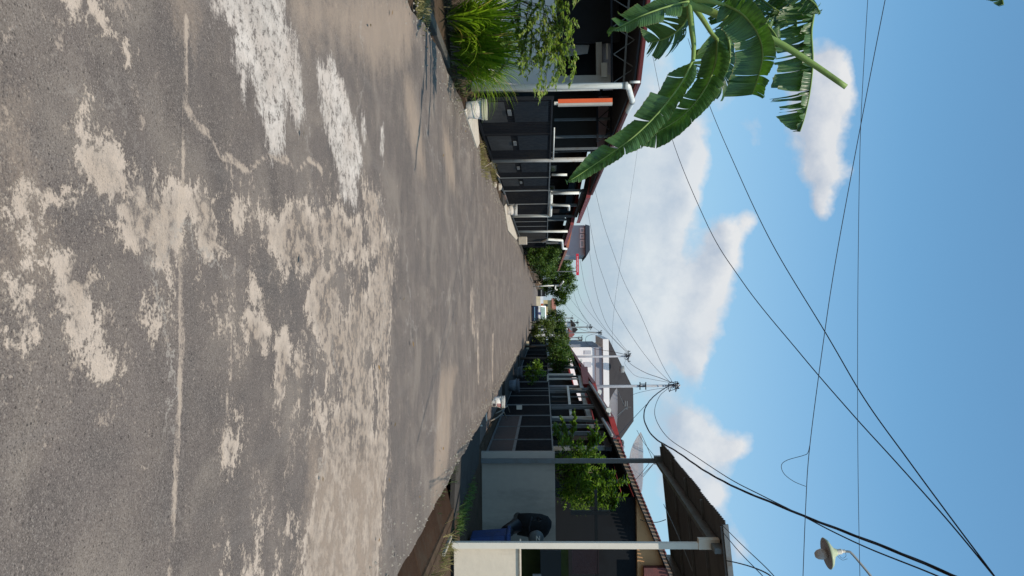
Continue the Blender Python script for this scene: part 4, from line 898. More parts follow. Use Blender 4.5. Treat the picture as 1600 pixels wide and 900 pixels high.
# potted yellow green plant
t = empty('potted_plant', (3.35, 39.5, .3), 'bushy yellow green plant growing out of the dark bucket', 'plant'); mb = MB()
leafblob(mb, (3.35, 39.4, 1.0), .55, 900, .17, squash=(1.1, 1, .8)); mb.build('foliage', brightm, t); mb = MB(); mb.tube([(3.35, 39.5, .3), (3.35, 39.4, 1.0)], .02, 6); mb.build('stem', bark, t)
tree('yard_tree', 'green tree with thin posts before it just past the white frame', base_at(850, 560, 50, 0), 2.0, [((.15, 0, 2.35), .85, (1.2, 1, .8)), ((-.5, 2, 2.6), .7, (1, 1, .8)), ((.2, 4, 2.9), .8, (1, 1, .7))], 5200, .2, treem)
tree('yard_tree', 'yellow green small tree under the far red eave', base_at(850, 541, 62, 0), 2.0, [((0, 0, 2.6), .85, (1.1, 1, .9)), ((-.5, 1.5, 3.0), .6, (1, 1, 1))], 3200, .24, leafmat('olive_leaf', C(.05, .075, .015), C(.14, .18, .035), .3))
tree('street_shrub', 'round yellow green bush beside the blue van', base_at(832, 516, 74, -.1), .6, [((-.1, 0, 1.35), 1.15, (.95, 1, .85)), ((-.5, 2, 2.0), .7, (1, 1, 1))], 3600, .22, leafmat('olive_leaf', C(.05, .075, .015), C(.14, .18, .035), .3), cat='bush')
tree('street_tree', 'dark green tree rising right behind the blue van', base_at(842, 505, 96, 0), 1.6, [((-.3, 0, 2.9), 1.3, (1, 1, .9)), ((.5, 1, 3.4), 1.2, (1, 1, .8)), ((1.3, 3, 2.6), 1.1, (1, 1, 1))], 5000, .3, treem)
# left hedge tree and dark trees
tree('hedge_tree', 'bushy bright hedge tree at the end of the left gates', base_at(826, 392, 57, 0), .5, [((.05, 0, .95), .95, (1, 1, .85)), ((.1, .8, 2.0), 1.0, (1, 1, .8)), ((.5, 1.5, 1.6), .9, (.9, 1, .9)), ((-.2, 1.2, 1.3), 1.0, (1, 1, 1))], 9000, .19, leafmat('hedge_leaf', C(.035, .075, .015), C(.12, .19, .035), .3))
tree('hedge_tree', 'second darker hedge tree just before the cream pole', base_at(832, 414, 72, 0), .6, [((0, 0, 1.3), 1.1, (1, 1, .9)), ((.2, 1, 2.1), .9, (1, 1, .8))], 4500, .24, treem)
tree('broad_tree', 'large dark green tree with drooping edge at the far end on the left', base_at(845, 440, 112, 0), 2.6, [((-1.0, 0, 4.1), 2.0, (1.1, 1, .8)), ((.8, 0, 4.6), 1.7, (1, 1, .9)), ((2.3, 1, 4.0), 1.3, (1, 1, .9)), ((-2.4, 1, 3.4), 1.5, (1, 1, 1)), ((-.6, 0, 2.2), 1.7, (1, 1, .9)), ((1.0, 1, 2.6), 1.2, (1, 1, .9))], 14000, .32, treem, r=.22)
tree('broad_tree', 'paler tree behind the orange fascia on the left', base_at(850, 412, 100, 0), 3, [((-.2, 0, 4.2), 1.6, (1.2, 1, .7)), ((1.8, 0, 4.6), 1.2, (1, 1, .8)), ((-1.9, 0, 4.6), 1.2, (1, 1, .7))], 5000, .32, leafmat('hedge_leaf', C(.035, .075, .015), C(.12, .19, .035), .3), r=.18)
# ------------------------------------------------------------------ blue and white van, seen from the front
YV = 90.0; pv = P(830, 490, YV); vx = pv.x; z0 = -.02
navy = mat('navy_paint', C(.012, .022, .06), .3, spec=.6, var=.1); cab = mat('white_body', C(.75, .76, .78), .3, spec=.6, var=.04)
t = empty('van', (vx, YV + 1.8, z0), 'small van with dark blue lower front and white upper body facing us', 'van')
W2 = .90
mb = MB(); mb.prism([(vx - W2, YV, .10), (vx + W2, YV, .10), (vx + W2, YV, .80), (vx - W2, YV, .80)], (0, 3.8, 0)); mb.build('lower_body', navy, t, bevel=.06)
mb = MB(); mb.prism([(vx - W2, YV + .02, .80), (vx - W2, YV + .05, 1.12), (vx - W2, YV + .45, 1.72), (vx - W2, YV + 3.75, 1.72), (vx - W2, YV + 3.8, .80)], (2 * W2, 0, 0)); mb.build('body', cab, t, bevel=.05)
mb = MB(); mb.prism([(vx - W2 + .1, YV + .04, 1.14), (vx + W2 - .1, YV + .04, 1.14), (vx + W2 - .18, YV + .38, 1.62), (vx - W2 + .18, YV + .38, 1.62)], (0, -.03, .01)); mb.build('windscreen', mat('green_glass', C(.10, .19, .17), .15, spec=.7), t)
mb = MB(); mb.box(vx - W2 + .12, vx + W2 - .12, YV - .05, YV - .005, .36, .44); mb.build('bumper_strip', mat('pale_blue', C(.20, .38, .55), .4), t)
mb = MB(); mb.lathe([(.001, 0), (.12, 0), (.16, .02), (.001, .03)], (vx, YV - .02, 1.0), 20, (0, -1, 0)); mb.build('badge', mat('badge_blue', C(.08, .09, .25), .3), t)
for sx in (-1, 1):
    mb = MB(); mb.lathe([(.001, 0), (.13, 0), (.12, .05), (.001, .06)], (vx + sx * .62, YV - .005, .94), 18, (0, -1, 0)); mb.build('headlight', mat('lamp_glass', C(.7, .7, .65), .1, spec=.8), t)
    mb = MB(); mb.box(vx + sx * (W2 + .04), vx + sx * (W2 + .26), YV + .2, YV + .28, 1.12, 1.42); mb.build('side_mirror', mat('orange_panel', C(.55, .13, .06), .5), t, bevel=.02)
    for wy in (.75, 3.0):
        mb = MB(); mb.lathe([(.001, 0), (.18, .0), (.28, .01), (.30, .05), (.30, .17), (.001, .18)], (vx + sx * (W2 - .16), YV + wy, .28), 20, (sx, 0, 0)); mb.build('wheel', rub, t)
# ------------------------------------------------------------------ end of the street
def wallbox(X0, X1, Y0, Y1, y, th, m, nm, t): a = P(X0, Y0, y); b_ = P(X1, Y1, y); mb = MB(); mb.box(a.x, b_.x, y, y + th, a.z, b_.z); return mb.build(nm, m, t)
t = empty('end_wall', (-2, 150, 0), 'low cream and white wall closing the far end of the street', 'wall')
wallbox(837.5, 844, 463, 479, 150, .3, mat('cream_far', C(.62, .52, .36), .8), 'wall', t); wallbox(844.3, 849, 463, 477, 150.2, .3, cab, 'coping', t)
t = empty('far_house', (.3, 165, 0), 'yellow far house with terracotta roof at the end of the street', 'house', 'houses along the street')
wallbox(838, 862, 469, 492, 165, 6, mat('yellow_far', C(.58, .46, .25), .8), 'wall', t); wallbox(862, 869, 466, 494, 164.6, 7, mat('terracotta_far', C(.45, .20, .15), .8), 'roof', t)
wallbox(852, 856, 475, 479, 164.8, .1, glass, 'window', t)
t = empty('far_gate', (-3.5, 128, 0), 'small dark gate and blue post under the large dark tree', 'gate')
wallbox(840, 852, 452, 463, 128, .1, black_steel, 'gate_leaf', t); wallbox(845, 847, 453, 462, 127.9, .05, light_steel, 'rail', t)
t = empty('blue_pole', (-2.5, 125, 0), 'thin pale blue post under the drooping edge of the large tree', 'post'); wallbox(857, 858.5, 457, 469, 125, .1, mat('pale_blue_post', C(.5, .62, .7), .5), 'shaft', t); wallbox(856, 860, 455.5, 457, 125, .1, MATS['pale_blue_post'], 'post_cap', t)
t = empty('parked_motorcycle', G(838, 449), 'tiny dark parked motorcycle with red seat at the far left edge', 'motorcycle')
mb = MB(); g = G(838, 447)
for k in (0, 1.2):
    mb.tube([(g.x + .03, g.y + k + .28 * math.cos(a), .3 + .28 * math.sin(a)) for a in [6.2832 * q / 16 for q in range(17)]], .05, 6, False)
mb.build('wheel', rub, t); mb = MB(); mb.tube([(g.x, g.y - .1, .95), (g.x, g.y + .3, .7), (g.x, g.y + .9, .8), (g.x, g.y + 1.4, .85)], [.08, .16, .17, .1], 8); mb.bar((g.x - .3, g.y, 1.0), (g.x + .3, g.y, 1.0), .04); mb.build('body', red_fascia, t)
mb = MB(); leafblob(mb, (G(828, 443).x - .3, G(828, 443).y + 3, .7), .5, 140, .16, squash=(1, 1, 1)); tag(mb.build('flower_bush', leafmat('rust_leaf', C(.35, .15, .08), C(.5, .45, .35), .2)), 'small rust and white flowering bush beside the tiny motorcycle', 'bush')
# white scraps on the right far edge
mb = MB(); mb.box(3.0, 3.7, 68, 68.6, -.09, .12); tag(mb.build('kerb_block', MATS['cream_far']), 'small cream kerb block in front of the round bush', 'kerb')
# two storey white house on the right
t = empty('two_storey_house', (9.5, 88, 0), 'tall white two storey house with dark hipped roof behind the utility poles', 'house', 'houses along the street')
wy = 85.0; wh = mat('white_house', C(.90, .87, .83), .8, dirt=C(.8, .77, .73), var=.04, scale=.4); gy = mat('grey_render', C(.33, .32, .34), .8, var=.06)
xl, xr = P(930, 542.5, wy).x, P(930, 700, wy).x; ztop = P(942, 560, wy).z
mb = MB(); mb.box(xl, xr, wy, wy + 11, 0, ztop); mb.build('wall', wh, t)
mb = MB(); mb.box(xl + .03, xr, wy - .16, wy - .01, P(930.5, 560, wy).z, P(941, 560, wy).z); mb.build('render_band', gy, t)
mb = MB(); mb.box(xl - .35, xl - .01, wy - .3, wy + 10, 0, P(907, 560, wy).z); mb.box(xl - .2, xl - .02, wy + .5, wy + 10, P(907, 560, wy).z, ztop - .5); mb.build('side_wall', mat('grey_side', C(.24, .26, .29), .8), t)
mb = MB(); mb.box(xl - .9, xr + .6, wy - .35, wy + 11.8, ztop, P(951, 560, wy).z); mb.build('eave', wh, t)
ze = P(951.2, 560, wy).z; za = P(993, 640, wy + 2).z; xe0, xe1 = xl - .9, xr + .6
mb = MB(); a0 = (xe0, wy - .35, ze); a1 = (xe1, wy - .35, ze); a2 = (xe1, wy + 11.8, ze); a3 = (xe0, wy + 11.8, ze); r0 = (P(992, 610, wy + 2).x, wy + 4, za); r1 = (P(992, 662, wy + 2).x, wy + 4, za)
mb.add([a0, a1, a2, a3, r0, r1], [(0, 1, 5, 4), (1, 2, 5), (2, 3, 4, 5), (3, 0, 4), (0, 3, 2, 1)]); rf = mb.build('roof', mat('slate_roof', C(.040, .037, .038), .9, dirt=C(.028, .026, .028), var=.1, scale=1.5, spec=.08), t)
for k, (X0, X1, Y0, Y1) in enumerate(((913, 924, 548, 554), (913, 924, 566, 574), (913, 924, 590, 600))):
    a, b_ = P(X0, Y0, wy - .04), P(X1, Y1, wy - .04); mb = MB(); mb.box(a.x, b_.x, wy - .05, wy - .01, a.z, b_.z); mb.build('window', glass if k == 9 else mat('shut_window', C(.55, .55, .57), .6), t)
for Y0 in (636, 636): pass
a = P(980, 636, wy - 1); mb = MB(); mb.tube([a, a + Vector((0, 0, .4))], .03); mb.box(a.x - .3, a.x + .3, wy + 1.9, wy + 1.95, a.z + .1, a.z + .16); mb.box(a.x - .3, a.x + .3, wy + 1.9, wy + 1.95, a.z + .3, a.z + .36); tag(mb.build('roof_aerial', light_steel), 'small pale aerial fixed on the dark hipped roof', 'aerial')
# far white blocks and red roofs on the right
for k, (X0, X1, Y0, Y1, y, m_, l) in enumerate([(883, 893, 503, 513, 150, wh, 'small white far block among the distant poles'), (884, 895, 511, 519, 135, wh, 'second white far block just left of the dark grey side wall'), (884, 889, 517, 528, 120, MATS['dusty_red_roof'], 'dull red far roof among the distant poles')]):
    a, b_ = P(X0, Y0, y), P(X1, Y1, y); t = empty('far_building', (a.x, y, 0), l, 'building', 'buildings far down the street'); mb = MB(); mb.box(a.x, b_.x, y, y + 6, 0, b_.z); mb.build('wall', m_ if k < 2 else wh, t)
    mb = MB(); mb.prism([(a.x - .4, y - .4, b_.z), (b_.x + .4, y - .4, b_.z), ((a.x + b_.x) / 2, y - .4, b_.z + .9)], (0, 7, 0)); mb.build('roof', MATS['slate_roof'] if k < 2 else MATS['dusty_red_roof'], t)
# pale upper floor with dark roof on the left
t = empty('upper_floor_building', (-9, 95, 0), 'pale building with dark overhanging roof above the left eaves', 'building', 'buildings far down the street')
y = 90.0; bl = mat('blue_grey_far', C(.36, .39, .40), .8)
a, b_ = P(902, 352, y), P(914, 399, y); mb = MB(); mb.box(a.x, b_.x, y, y + 7, 0, b_.z); mb.build('wall', bl, t)
for (Y0, Y1) in ((356, 364), (366, 373), (375, 387)): a2, b2 = P(906, Y0, y), P(913, Y1, y); mb = MB(); mb.box(a2.x, b2.x, y - .1, y - .02, a2.z, b2.z); w = mb.build('window', wh, t); mb = MB(); mb.box(a2.x + .15, b2.x - .15, y - .14, y - .105, a2.z + .12, b2.z - .12); mb.build('pane', mat('pale_pane', C(.4, .46, .48), .3), w)
a3, b3 = P(914, 352, y), P(914, 403, y); zt = P(921, 380, y).z; mb = MB(); mb.prism([(a3.x, y - 1, a3.z), (b3.x, y - 1, a3.z), (P(921, 392, y).x, y - 1, zt), (P(921, 354, y).x, y - 1, zt)], (0, 9, 0)); mb.build('roof', mat('navy_roof', C(.04, .055, .075), .7), t)
# red banner sign with white lettering
t = empty('banner_sign', (P(902, 413, 88).x, 88, 0), 'long red board with pale lettering beside the pale building', 'sign')
a, b_ = P(900, 396.5, 88), P(904.6, 430, 88); mb = MB(); mb.box(a.x, b_.x, 88, 88.1, a.z, b_.z); mb.build('board', mat('sign_red', C(.55, .035, .06), .5), t)
mb = MB(); zc = (a.z + b_.z) / 2; x = a.x + .3
while x < b_.x - .3:
    w = ru(.05, .1); mb.box(x, x + w, 87.98, 87.995, zc - .05, zc + .05); x += w + ru(.03, .08)
mb.build('lettering', mat('sign_white', C(.7, .6, .6), .5), t)
mb = MB(); mb.box(a.x + .6, a.x + .7, 88.1, 88.2, 0, a.z); mb.box(b_.x - .5, b_.x - .4, 88.1, 88.2, 0, a.z); mb.build('sign_post', grey_steel, t)
# satellite dishes and tank
mesh_ = mat('dish_mesh', C(.42, .42, .44), .7, var=.08)
for q_ in ('dish_mesh',): pass
def see_through(m, k):
    nt = m.node_tree; s = NB(nt); b = nt.nodes['Principled BSDF']; tr = s.n('ShaderNodeBsdfTransparent'); tl = s.n('ShaderNodeBsdfTranslucent'); tl.inputs[0].default_value = (.6, .6, .6, 1)
    a = s.n('ShaderNodeMixShader'); a.inputs[0].default_value = .4; s.l(b.outputs[0], a.inputs[1]); s.l(tl.outputs[0], a.inputs[2])
    mx = s.n('ShaderNodeMixShader'); mx.inputs[0].default_value = k; s.l(a.outputs[0], mx.inputs[1]); s.l(tr.outputs[0], mx.inputs[2]); s.l(mx.outputs[0], nt.nodes['Material Output'].inputs['Surface']); return m
see_through(mesh_, .4)
def dish(lab, c, r, depth, axis, m_=None):
    c = Vector(c); ax = Vector(axis).normalized(); t = empty('satellite_dish', c - Vector((0, 0, .8)), lab, 'satellite dish', 'satellite dishes on the roofs')
    prof = [(r * k / 10, depth * (k / 10) ** 2) for k in range(11)]; mb = MB(); mb.lathe(prof, c, 28, ax); mb.lathe([(a, h - .015) for a, h in prof], c, 28, ax); mb.build('reflector', m_ or mesh_, t, True)
    mb = MB(); u = ax.orthogonal().normalized(); f = c + ax * depth * 2.2
    for k in range(3): v = Matrix.Rotation(2.0944 * k, 3, ax) @ u; mb.tube([c + v * r + ax * depth, f], .010, 5)
    mb.tube([f, f + ax * .1], .05, 8); mb.build('feed', grey_steel, t)
    mb = MB(); mb.tube([c, c - Vector((0, 0, 1.0))], .035, 8); mb.build('mount', grey_steel, t)
dish('large grey mesh dish seen edge on before the tall white house', P(952, 637, 35), .88, .33, (.03, -.05, 1))
dish('white mesh dish above the maroon tiles beside the carport roof', P(984, 722, 24), .92, .34, (.03, -.04, 1), see_through(mat('dish_pale', C(.72, .70, .71), .6, var=.06), .4))
dish('small round dish below the large grey mesh dish among maroon tiles', P(965, 695, 27), .25, .08, (-.5, -.5, .6))
c = P(969, 692, 27); mb = MB(); mb.lathe([(.001, -.14), (.10, -.1), (.14, 0), (.10, .1), (.001, .14)], c, 14); mb.tube([c, c - Vector((0, 0, .6))], .02); tag(mb.build('roof_vent', black_steel, smooth=True), 'black ball shaped vent on the maroon roof between two dishes', 'vent')
mb = MB(); c = P(968, 577, 84); mb.lathe([(.001, 0), (.35, 0), (.4, .2), (.35, .5), (.001, .55)], c, 16); tag(mb.build('water_tank', light_steel, smooth=True), 'small pale tank on the edge of the dark hipped roof', 'tank')
# ------------------------------------------------------------------ utility poles
conc = mat('pole_concrete', C(.38, .39, .41), .8, dirt=C(.28, .28, .29), var=.06)
cable_m = mat('cable_black', C(.018, .022, .032), .6)
def pole(lab, Y_, y, Xtop, arms, r0=.11, r1=.07, steel=False, coils=6, Xbase=None, double=False):
    top = P(Xtop, Y_, y); t = empty('utility_pole', (top.x, y, -.1), lab, 'utility pole', 'utility poles along the right side')
    mb = MB(); mb.tube([(top.x + .04, y, -.1), top], [r0, r1], 12); mb.build('pole', conc if not steel else grey_steel, t, True)
    for dz, w in arms:
        mb = MB(); mb.bar((top.x - w, y - .1, top.z - dz), (top.x + w, y - .1, top.z - dz), .07); mb.build('crossarm', grey_steel, t)
        for k in (-1, 1): mb = MB(); mb.lathe([(.001, 0), (.03, 0), (.045, .05), (.03, .09), (.045, .13), (.001, .15)], (top.x + k * w * .85, y - .1, top.z - dz + .035), 8); mb.build('insulator', black_steel, t)
    if coils:
        mb = MB()
        for k in range(coils):
            p = [Vector((top.x + ru(-.3, .3), y - .1 + ru(-.3, .3), top.z - .35 + ru(-.3, .3))) for _ in range(4)]; mb.tube(catmull(p, 12), .018, 5)
        mb.build('cable_tangle', cable_m, t, True)
    return top
y1_ = 41.0
pt1 = pole('pale pole with small paired bracket and cable knot beside the dark roof', 602.5, y1_, 1063, [(.25, .15)], .10, .06)
mb = MB(); q = P(995, 602, y1_)
for X_ in (1000, 1009): a, b_ = P(X_, 597, y1_ - .1), P(X_, 609, y1_ - .1); mb.bar(a, b_, .05)
mb.bar(P(1000, 600, y1_ - .1), P(1009, 600, y1_ - .1), .035); mb.bar(P(1000, 604, y1_ - .1), P(1009, 604, y1_ - .1), .035); tag(mb.build('pole_bracket', black_steel), 'small ladder shaped bracket on the pale pole', 'bracket')
pt2 = pole('second pole with slanting cable tangle in front of the white house', 556.5, 66, 987, [(.3, .5)], .12, .08, coils=9)
pt3 = pole('third pole, leaning slightly, with a single top bracket', 519.5, 104, 941, [(.2, .3)], .10, .06, True)
pt4 = pole('fourth dark pole with two hooks just beyond the third', 511, 125, 926, [(.4, .5), (.9, .35)], .14, .1, True)
pole('far pole with two short arms behind the third one', 504, 150, 905, [(.3, .6), (1.0, .5)], .14, .1, True)
pole('farthest pole showing above the dark green tree', 497, 175, 896, [(.3, .7)], .16, .12, True)
pole('short dark pole carrying a transformer box above the far red roof', 532, 100, 910, [(.1, .35)], .12, .1, True, 3)
pole('short pole left of the one with the transformer box', 527.5, 110, 910, [(.1, .3)], .1, .08, True, 3)
# ------------------------------------------------------------------ cables
def cable(lab, pts, y0, y1, r=.009, m=None, twist=0, ext=True):
    """pts: photo pixels; depth runs from y0 to y1 with 1/y even along the run"""
    L = [0]
    for a, b_ in zip(pts[:-1], pts[1:]): L.append(L[-1] + math.hypot(b_[0] - a[0], b_[1] - a[1]))
    W = [P(px, py, 1 / ((1 - l / L[-1]) / y0 + (l / L[-1]) / y1)) for (px, py), l in zip(pts, L)]
    C_ = catmull(W, max(20, len(W) * 9)); mb = MB()
    if twist:
        for ph in range(3):
            q = []
            s_ = 0
            for i, p in enumerate(C_):
                pass
            D = []
            for i in range(len(C_) - 1):
                seg = (C_[i + 1] - C_[i]); k = max(1, int(seg.length / .12))
                for j in range(k): D.append(C_[i] + seg * (j / k))
            for i, p in enumerate(D):
                a = i * .25 + ph * 2.094; q.append(p + Vector((math.cos(a), 0, math.sin(a))) * twist)
            mb.tube(q, r, 5)
    else: mb.tube(C_, r, 6)
    return tag(mb.build('overhead_cable', m or cable_m, smooth=True), lab, 'cable', 'overhead cables')
cable('thick twisted cable sweeping from the pale pole up past the street lamp', [(1052, 601), (1040, 606), (1022, 619), (1010, 634), (1006, 650), (1011, 668), (1025, 686), (1058, 706), (1100, 735), (1150, 762), (1200, 783), (1260, 808), (1320, 831), (1400, 862), (1490, 900), (1590, 945)], y1_, 9.6, .013, twist=.015)
cable('thinner cable hanging next to the thick twisted one', [(1053, 602), (1040, 610), (1030, 620), (1023, 640), (1027, 660), (1045, 685), (1085, 712), (1140, 748), (1190, 774), (1250, 804), (1300, 830), (1360, 858), (1460, 898), (1550, 940)], y1_, 9.9, .012)
cable('upper of two long cables crossing the sky to the far lower corner', [(1020, 88), (1045, 200), (1100, 340), (1160, 440), (1250, 552), (1330, 645), (1400, 722), (1480, 812), (1552, 899), (1585, 940)], 34, 6.5, .0075)
cable('lower of two long cables meeting its neighbour near the street lamp', [(1075, 60), (1105, 155), (1150, 262), (1205, 378), (1290, 520), (1350, 622), (1420, 720), (1490, 815), (1553, 899), (1585, 945)], 26, 6.5, .0075)
cable('thin wire crossing high over the road, the slanted one', [(1390, -30), (1383, 0), (1345, 195), (1307, 400), (1285, 545), (1265, 700), (1259, 790), (1254, 920)], 9, 9.5, .0045)
cable('thin straight wire crossing high over the road beside the slanted one', [(1357, -20), (1345, 195), (1341, 400), (1340, 600), (1341, 760), (1344, 920)], 10, 10, .0035)
cable('loose loop of thin wire hanging in open sky', [(1265, 697), (1262, 708), (1254, 712), (1230, 719), (1221, 727), (1225, 740), (1240, 752), (1259, 760)], 9.4, 9.4, .0035)
cable('cable from the pale pole reaching left to the far eaves, the upper one', [(1050, 596), (1030, 560), (1000, 490), (975, 440), (960, 400), (943, 350), (930, 298), (925, 280)], y1_, 62, .010)
cable('cable from the pale pole reaching left, second from the top', [(1047, 597), (1020, 570), (990, 530), (960, 480), (945, 440), (932, 400), (922, 350), (917, 320)], y1_, 62, .010)
cable('cable from the second pole going left across the street', [(984, 553), (965, 530), (945, 500), (930, 450), (922, 400), (915, 360)], 66, 90, .013)
cable('cable from the second pole going left, below its neighbour', [(982, 552), (955, 525), (930, 490), (915, 450), (908, 415), (902, 380)], 66, 95, .013)
cable('fine wire over the far left tree towards the third pole', [(981, 553), (940, 510), (915, 480), (905, 460), (898, 430)], 66, 100, .012)
cable('sagging cable between the pale pole and the second pole', [(1050, 598), (1030, 590), (1010, 583), (990, 572), (981, 564), (980, 560), (985, 556)], y1_, 66, .016)
cable('thin sagging wire below the cable between the first two poles', [(1048, 598), (1015, 592), (995, 588), (985, 580), (976, 567), (984, 557)], y1_, 66, .009)
cable('cable dropping from the pale pole to the roof dish', [(1045, 606), (1025, 608), (1000, 613), (985, 618)], y1_, 40, .009)
cable('wire from the pale pole bracket down to the maroon roof', [(1010, 632), (995, 648), (975, 670), (958, 690)], 26, 22, .008)
cable('looping cable between the second and third poles', [(984, 556), (960, 550), (930, 545), (918, 538), (915, 530), (920, 524), (938, 520)], 66, 104, .022)
cable('thin line from the third pole to the fourth pole', [(940, 519), (920, 518), (905, 513), (912, 511), (925, 511)], 104, 125, .02)
cable('fine vertical wire crossing the cloud bank', [(998, 220), (985, 310), (965, 440), (958, 500), (956, 545)], 60, 55, .007)
cable('distant wires converging over the far tree, first', [(938, 519), (915, 500), (900, 470), (893, 440)], 104, 125, .018)
cable('distant wires converging over the far tree, second', [(925, 511), (908, 500), (890, 485), (880, 470)], 125, 150, .02)
cable('distant wire from the fourth pole running along the street', [(924, 511), (913, 495), (900, 478), (890, 465)], 125, 150, .02)
cable('pair of cables leaving the carport roof corner, the outer', [(1128, 820), (1160, 852), (1200, 890), (1230, 925)], 12.6, 8, .006)
cable('pair of cables leaving the carport roof corner, the inner', [(1130, 832), (1155, 862), (1185, 893), (1215, 925)], 12.6, 8, .006)
cable('short thick cable leaving the carport fascia beside the cloud', [(1134, 876), (1150, 879), (1175, 886), (1200, 897), (1220, 915)], 12.5, 8, .008)
cable('cable strung from the maroon roof to the carport sheet', [(1000, 812), (1010, 815), (1026, 816), (1040, 812)], 19.4, 15, .008)
cable('thin guy wire under the corrugated sheet', [(1037, 788), (1060, 838), (1082, 892)], 13.8, 14.2, .006, light_steel)
cable('loose wire from the grey post top to the dish beside it', [(1022, 712), (1005, 690), (995, 672)], 19.8, 23, .006)
cable('second loose wire from the grey post top down to the roof', [(1020, 716), (1000, 742), (990, 752)], 19.8, 23.5, .006)
# ------------------------------------------------------------------ street lamp
yl = 12.8; ks = 12.8 / 9; c = P(1294, 864.5, yl); axl = (P(1312, 862, yl) - c).normalized()
t = empty('street_lamp', P(1340, 900, yl), 'round enamel street lamp hanging from a thin bent tube against the blue sky', 'street lamp')
mb = MB(); pr = [(.172, -.022), (.178, -.018), (.15, .015), (.09, .045), (.05, .07), (.035, .10)]; mb.lathe([(a * ks, h * ks) for a, h in pr], c, 32, axl); mb.build('lamp_shade', mat('lime_enamel', C(.40, .44, .28), .4), t, True)
mb = MB(); mb.lathe([(a * ks, h * ks) for a, h in [(.001, -.012), (.17, -.024), (.174, -.02), (.15, .008), (.001, .03)]], c, 32, axl); mb.build('shade_inside', mat('shade_inner', C(.30, .28, .27), .6), t, True)
mb = MB(); mb.lathe([(a * ks, h * ks) for a, h in [(.001, -.150), (.03, -.147), (.052, -.12), (.062, -.08), (.058, -.04), (.03, .0)]], c, 20, axl); mb.build('bulb', mat('bulb_glass', C(.50, .44, .40), .3), t, True)
mb = MB(); mb.lathe([(a * ks, h * ks) for a, h in [(.03, .10), (.03, .15), (.018, .16), (.018, .19)]], c, 16, axl, True); mb.build('socket', white_paint, t)
mb = MB(); mb.tube(catmull([P(1316, 862, yl), P(1326, 862, yl), P(1331, 865, yl), P(1345, 881, yl), P(1363, 903, yl), P(1400, 950, yl)], 30), .019, 10); mb.build('bracket_arm', light_steel, t, True)
mb = MB(); mb.tube(catmull([P(1310, 860, yl), P(1313, 870, yl), P(1318, 872, yl), P(1322, 868, yl), P(1320, 862, yl)], 20), .003, 5); mb.tube(catmull([P(1308, 868, yl), P(1316, 875, yl), P(1324, 873, yl)], 12), .003, 5); mb.build('wire', cable_m, t)

# ------------------------------------------------------------------ loose grit along the road edges
mb = MB()
for _ in range(1500):
    if rnd() < .5: x = XR - abs(random.gauss(0, .22)); 
    else: x = XL + .1 + abs(random.gauss(0, .28))
    y = 4 + 40 * rnd() ** 1.8; r = ru(.004, .016) * (1 + y / 30); c = Vector((x, y, .03)); k = ru(0, 3)
    mb.add([c + Vector((math.cos(k + a) * r * ru(.7, 1.2), math.sin(k + a) * r * ru(.7, 1.2), -.006)) for a in (0, 1.57, 3.14, 4.71)] + [c + Vector((0, 0, r * .8))], [(0, 1, 4), (1, 2, 4), (2, 3, 4), (3, 0, 4)])
tag(mb.build('gravel', mat('grit', C(.26, .23, .19), .9, var=.4, scale=20)), 'loose grit and small stones scattered along both road edges', 'gravel', kind='stuff')
mb = MB()
for _ in range(170):
    x = random.choice((XL + .1 + abs(random.gauss(0, .35)), XR - abs(random.gauss(0, .25)), ru(-3, 2.4))); y = 4.5 + 40 * rnd() ** 1.6
    leaf(mb, Vector((x, y, .045 + .01 * rnd())), Vector((ru(-1, 1), ru(-1, 1), ru(0, .25))), ru(.04, .09), ru(.02, .04))
tag(mb.build('fallen_leaves', leafmat('fallen_leaf', C(.22, .13, .05), C(.10, .07, .03), .1, .7)), 'dry brown fallen leaves lying on the concrete road', 'leaves', kind='stuff')
SUN_E, SKY_S, EXPO, SKY_DUST = 3.3, .095, 0.33, .8
SKY_TINT = (1.15, 1.62, 1.55, 1); HAZE_F = .86; HAZE_C = (3.3, 3.9, 4.8, 1)
CL_LOW = (4.1, 4.6, 5.4, 1); CL_TOP = (6.9, 6.9, 6.9, 1)
CLOUDS = [(1275, 165, 50, 85, .95), (1318, 120, 34, 60, .85), (1290, 270, 28, 55, .8), (1258, 130, 30, 50, .5), (1290, 330, 16, 25, .5),
 (1135, 375, 30, 45, .95), (1120, 440, 40, 55, .9), (1095, 520, 32, 45, .8), (1075, 562, 22, 22, .7), (1060, 470, 45, 80, .45),
 (1000, 380, 70, 170, .55), (980, 240, 50, 80, .5), (1075, 225, 26, 40, .7), (1060, 300, 26, 60, .75), (1045, 380, 20, 30, .3), (960, 500, 60, 100, .55), (950, 330, 70, 170, .45), (1010, 520, 60, 90, .45), (1050, 250, 40, 90, .4), (1000, 180, 50, 60, .4), (1170, 345, 14, 20, .4), (1090, 590, 20, 24, .3),
 (1085, 660, 40, 40, .6), (1150, 690, 38, 28, .65), (1060, 720, 60, 60, .65), (1120, 780, 36, 30, .6), (1135, 730, 28, 26, .3), (1150, 860, 30, 40, .55), (1085, 800, 40, 60, .4), (1040, 640, 50, 60, .35), (1180, 200, 26, 50, .42), (1120, 150, 30, 60, .4), (1010, 90, 40, 60, .5)]
